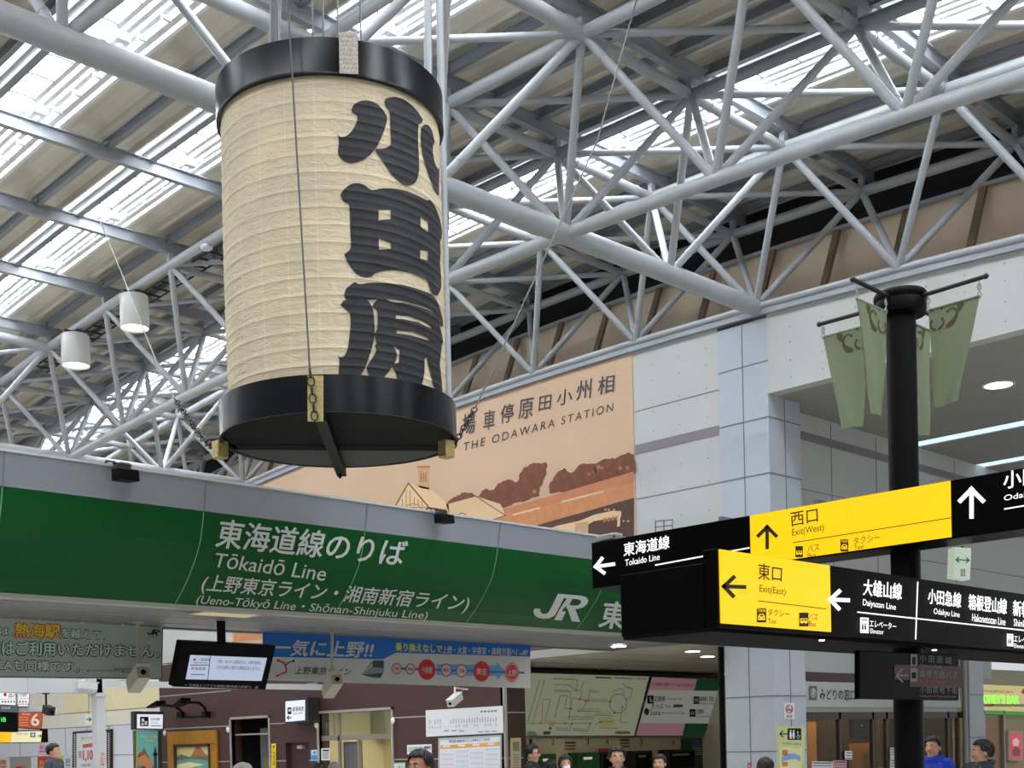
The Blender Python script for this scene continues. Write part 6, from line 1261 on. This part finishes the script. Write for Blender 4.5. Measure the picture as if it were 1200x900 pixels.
def make_body(female):
    """a 1.70 m standing figure facing -Y, arms at the sides, one continuous skin"""
    mb = MB(); w = .92 if female else 1.0
    for s in (-1, 1):
        limb(mb, [(s*.09, 0, .92), (s*.095, -.01, .50), (s*.095, .02, .09)], [.085, .058, .038]); limb(mb, [(s*.095, .02, .05), (s*.105, -.16, .03)], [.036, .03])
        limb(mb, [(s*.175*w, 0, 1.40), (s*.225*w, .02, 1.12), (s*.235*w, -.06, .88)], [.05, .04, .028])
        hx, hy, hz = s*.235*w, -.075, .82; mb.ball((hx, hy, hz), (.016, .036, .045), 14, 10)
        for i, (dy, L) in enumerate(((-.030, .066), (-.010, .076), (.010, .072), (.028, .056))):
            limb(mb, [(hx, hy+dy*.9, hz-.03), (hx-s*.006, hy+dy-.004, hz-.03-L*.55), (hx-s*.02, hy+dy-.010, hz-.03-L)], [.0095, .0085, .007], 8)
        limb(mb, [(hx-s*.006, hy-.03, hz+.02), (hx-s*.012, hy-.052, hz-.012), (hx-s*.018, hy-.058, hz-.04)], [.012, .010, .008], 8)
    for z, rx, ry in ((.90, .155, .105), (1.0, .15, .10), (1.12, .145*w, .10), (1.24, .165*w, .11), (1.34, .175*w, .105), (1.40, .14*w, .085)): mb.ball((0, 0, z), (rx, ry, .10), 20, 12)
    limb(mb, [(0, .01, 1.40), (0, -.005, 1.53)], [.062, .052])
    # head: cranium, face, jaw, nose, brow, ears
    mb.ball((0, .012, 1.605), (.077, .095, .098), 24, 18); mb.ball((0, -.022, 1.565), (.062, .072, .085), 24, 16); mb.ball((0, -.048, 1.508), (.036, .038, .032), 16, 12)
    limb(mb, [(0, -.090, 1.60), (0, -.106, 1.566)], [.010, .014], 10)
    for s in (-1, 1):
        mb.ball((s*.011, -.100, 1.561), .010, 10, 8); mb.ball((s*.030, -.078, 1.612), (.024, .014, .010), 12, 8); mb.ball((s*.040, -.070, 1.562), (.022, .018, .022), 12, 8); mb.ball((s*.079, .012, 1.575), (.010, .020, .032), 12, 10)
    return fuse(mb, .0105)
BODY = {0: make_body(False), 1: make_body(True)}
for b in BODY.values(): b.materials.clear(); b.materials.append(SKIN)
def cloth_top(kind):
    mb = MB()
    for s in (-1, 1): limb(mb, [(s*.165, .005, 1.405), (s*.228, .022, 1.12), (s*.24, -.05, .90)], [.068, .057, .047])
    for z, rx, ry in ((.86, .178, .128), (.97, .175, .125), (1.10, .172, .122), (1.22, .185, .128), (1.33, .19, .122), (1.41, .135, .09)): mb.ball((0, .002, z), (rx, ry, .10), 20, 12)
    if kind == 'hood': mb.tube([(.085*math.cos(a), .02+.085*math.sin(a), 1.465+.02*math.sin(a)) for a in [i*math.pi/8 for i in range(17)]], .032, 10)
    else: mb.tube([(.066*math.cos(a), .004+.062*math.sin(a), 1.455+.025*math.sin(a)) for a in [i*math.pi/8 for i in range(17)]], .016, 8)
    return fuse(mb, .013)
def cloth_legs():
    mb = MB()
    for s in (-1, 1): limb(mb, [(s*.085, 0, .92), (s*.098, -.008, .50), (s*.10, .02, .10)], [.105, .078, .066])
    mb.ball((0, 0, .93), (.172, .122, .11), 20, 12); return fuse(mb, .014)
def shoe_mesh(s):
    mb = MB(); limb(mb, [(s*.10, .05, .055), (s*.10, -.02, .055), (s*.112, -.17, .04)], [.05, .052, .04]); mb.box((s*.10-.045, -.19, 0), (s*.10+.05, .09, .03)); return fuse(mb, .01)
TOPS = {k: cloth_top(k) for k in ('hood', 'coat')}; LEGS = cloth_legs(); SHOES = {s: shoe_mesh(s) for s in (-1, 1)}
def hair_mesh(style):
    mb = MB(); zc, yc = 1.612, .016
    segs, rings = 30, 18; vs = []; fs = []
    def rad(th, ph):       # th azimuth (front = -pi/2), ph elevation
        return 1.0
    top = {'short': .012, 'cap': .016, 'long': .018, 'bald': .006}[style]
    for i in range(rings+1):
        ph = math.pi/2-(math.pi/2+ (1.15 if style == 'long' else .62))*i/rings
        for k in range(segs):
            th = 2*math.pi*k/segs; front = -math.sin(th)     # 1 at the face
            side = -.95 if style == 'long' else (-.6 if front < -.35 else (-.6+(front+.35)/.35*.5 if front < 0 else -.1))
            f0 = .25 if style == 'long' else .38
            lim = side if front < f0 else (.62 if front > .62 else side+(front-f0)/(.62-f0)*(.62-side))
            if style == 'bald' and front > .1: lim = .95
            p = max(ph, lim); rr = 1+.02*math.sin(k*3.1+i)+.015*math.sin(k*7+i*2)
            ex = .014 if style == 'long' and p < .1 else 0
            vs.append(((.077+top+ex)*math.cos(p)*math.cos(th)*rr, yc-.004+(.095+top)*math.cos(p)*math.sin(th)*rr, zc-.007+(.098+top*1.3)*math.sin(p)*rr*(1 if p > 0 else 1.15)))
    for i in range(rings):
        for k in range(segs): fs.append((i*segs+k, i*segs+(k+1) % segs, (i+1)*segs+(k+1) % segs, (i+1)*segs+k))
    mb._add(vs, fs)
    random.seed({'short': 3, 'cap': 4, 'long': 5, 'bald': 6}[style])
    if style != 'bald':
        for i in range(90 if style != 'long' else 130):       # locks
            th = random.uniform(0, 2*math.pi); front = -math.sin(th); p0 = random.uniform(.5, 1.3); p1 = .55 if front > .45 else (-1.0 if style == 'long' else (-.55 if front < -.3 else .0))
            pts = []
            for q in range(5):
                p = p0+(p1-p0)*q/4; a = th+.12*math.sin(q+i); R_ = 1.0
                pts.append(((.079+top)*math.cos(p)*math.cos(a), yc+(.097+top)*math.cos(p)*math.sin(a), zc-.006+(.098+top*1.3)*math.sin(p)*(1 if p > 0 else 1.15)))
            mb.tube(pts, [.005, .009, .009, .007, .002], 6)
    m = bpy.data.meshes.new('hair'); m.from_pydata([tuple(v) for v in mb.v], [], mb.f)
    for p in m.polygons: p.use_smooth = True
    return m
HAIR = {k: hair_mesh(k) for k in ('short', 'cap', 'long', 'bald')}
def fc(make):
    mb = MB(); make(mb); me = bpy.data.meshes.new('f'); me.from_pydata([tuple(v) for v in mb.v], [], mb.f)
    for p in me.polygons: p.use_smooth = True
    return me
def _eye(s): return lambda mb: mb.ball((s*.030, -.083, 1.593), (.0125, .007, .0065), 12, 8)
def _iris(s): return lambda mb: mb.ball((s*.030, -.0885, 1.593), (.0052, .003, .0055), 10, 6)
def _brow(s): return lambda mb: mb.tube([(s*.014, -.0935, 1.613), (s*.03, -.0935, 1.619), (s*.047, -.082, 1.613)], [.003, .004, .002], 6)
def _lips(mb): mb.tube([(-.022, -.083, 1.534), (-.010, -.090, 1.537), (0, -.0915, 1.536), (.010, -.090, 1.537), (.022, -.083, 1.534)], [.002, .0045, .005, .0045, .002], 8)
FACE = {('eye', s): fc(_eye(s)) for s in (-1, 1)}; FACE.update({('iris', s): fc(_iris(s)) for s in (-1, 1)}); FACE.update({('brow', s): fc(_brow(s)) for s in (-1, 1)}); FACE['lips'] = fc(_lips)
def part(name, me, m, parent):
    me = me.copy(); me.materials.clear(); me.materials.append(m); o = bpy.data.objects.new(name, me); COL.objects.link(o); o.parent = parent; return o
def person(px, pytop, hw, face, label, top='coat', tcol=(36, 36, 40), lcol=(40, 42, 50), hair='short', hmat=None, female=0, skin=None, extra=(), lean=0):
    """px, pytop: pixel of the crown; hw: head width in pixels; face: heading in degrees away from facing the camera (positive = turns to the right of the picture)"""
    dist = .175*F/hw; c = onD(px, pytop, dist); H = float(c[2]); sc = H/1.722
    t = thing('person', label, 'person', (c[0], c[1], 0)); to = math.atan2(-c[1], -c[0]); t.rotation_euler = (0, 0, to+math.pi/2+math.radians(face)); t.scale = (sc, sc, sc)
    body = part('body', BODY[female], skin or SKIN, t)
    for s in (-1, 1):
        e = part('eye', FACE[('eye', s)], EYEW, t); part('iris', FACE[('iris', s)], IRIS, e); part('eyebrow', FACE[('brow', s)], hmat or HAIRB, t); part('shoe', SHOES[s], BLACK, t)
    part('lips', FACE['lips'], LIP, t); part('hair', HAIR[hair], hmat or HAIRB, t)
    tm = mat('cloth_%d_%d_%d' % tcol, tcol, .8, noise=.1, nscale=20); part('jacket', TOPS[top], tm, t); part('trousers', LEGS, mat('cloth_%d_%d_%d' % lcol, lcol, .8), t)
    for nm in extra:
        mb = MB()
        if nm == 'glasses':
            for s in (-1, 1): mb.tube([(s*.031+.019*math.cos(a*math.pi/6), -.098, 1.593+.014*math.sin(a*math.pi/6)) for a in range(13)], .0018, 6); mb.tube([(s*.05, -.097, 1.597), (s*.078, -.02, 1.597), (s*.082, .02, 1.588)], .0018, 6)
            mb.tube([(-.012, -.1, 1.596), (.012, -.1, 1.596)], .0018, 6); mm = BLACK
        elif nm == 'face_mask': mb.ball((0, -.052, 1.545), (.058, .066, .045), 20, 14); mm = mat('mask_white', (236, 238, 240), .7)
        elif nm == 'shirt':
            mb._add([(-.042, -.118, 1.45), (0, -.136, 1.20), (.042, -.118, 1.45), (0, -.09, 1.47), (-.042, -.104, 1.45), (0, -.122, 1.20), (.042, -.104, 1.45)], [(0, 1, 2, 3), (4, 5, 1, 0), (6, 2, 1, 5)]); mm = WHITE
            tie = MB().hexa([(-.012, -.142, 1.44), (.012, -.142, 1.44), (.02, -.150, 1.25), (0, -.150, 1.20), (-.02, -.150, 1.25)], [(-.012, -.13, 1.44), (.012, -.13, 1.44), (.02, -.138, 1.25), (0, -.138, 1.20), (-.02, -.138, 1.25)])
            m2 = bpy.data.meshes.new('necktie'); m2.from_pydata(tie.v, [], tie.f); part('necktie', m2, DARK, t)
        elif nm == 'collar': mb.tube([(.064*math.cos(a), .0+.06*math.sin(a), 1.462+.02*math.sin(a)) for a in [i*math.pi/8 for i in range(17)]], .014, 8); mm = WHITE
        me = bpy.data.meshes.new(nm); me.from_pydata([tuple(v) for v in mb.v], [], mb.f); part(nm, me, mm, t)
    return t
TAN = mat('skin_tan', (168, 112, 82), .5, noise=.06, nscale=8)
person(491, 877, 28, -35, 'man with short black hair and tanned face standing nearest, below the white papers', 'coat', (44, 46, 56), hair='short', skin=TAN)
person(285, 893.5, 24, 150, 'person with grey hair walking away below the dark doorway', 'coat', (110, 104, 96), hair='cap', hmat=HAIRG)
person(375, 893, 16, 160, 'person with black hair seen from behind below the office window, beside a grey head', 'coat', (50, 50, 60), hair='short')
person(391, 891.5, 15.5, 170, 'person with thin grey hair seen from behind below the office window', 'coat', (90, 90, 96), hair='bald', hmat=HAIRG)
person(63, 870.5, 11.5, 60, 'man with short black hair facing sideways at the far left before the tiled wall', 'coat', (66, 70, 84), hair='short')
person(166, 897, 14, 140, 'person with dark hair below the turquoise harbour poster, only the crown showing', 'coat', (60, 60, 64), hair='short')
person(623, 871, 16, 75, 'man in glasses and dark suit facing right before the first ticket machine', 'coat', (30, 34, 42), hair='short', extra=('glasses', 'collar'))
person(645, 890, 15, 165, 'woman with long dark hair seen from behind at the second ticket machine', 'coat', (60, 50, 52), hair='long', female=1)
person(662.5, 884.5, 16, 10, 'woman with long dark hair wearing a white face mask', 'coat', (70, 64, 66), hair='long', female=1, extra=('face_mask',))
person(723, 874, 19, 5, 'man in a dark suit and white shirt with thick black hair facing the camera', 'coat', (22, 22, 26), hair='cap', extra=('shirt',))
person(772.5, 883, 17, -15, 'man with cropped black hair before the sixth ticket machine', 'coat', (40, 40, 44), hair='short')
person(897, 887, 20, 175, 'person with dark brown hair seen from behind below the panelled column', 'coat', (70, 66, 62), hair='cap', hmat=mat('brown_hair', (44, 32, 26), .45, bump=.5, bscale=60))
person(1093, 861.5, 18.5, -25, 'smiling man in a bright blue jacket right of the black pole', 'hood', (24, 60, 190), hair='short')
person(1150, 865.5, 21, -70, 'man in a dark jacket turned sideways before the small panelled pillar', 'hood', (30, 34, 40), hair='short')
person(1140, 893, 24, 150, 'person with dark hair in front of the man turned sideways, only the crown showing', 'coat', (40, 40, 46), hair='cap')
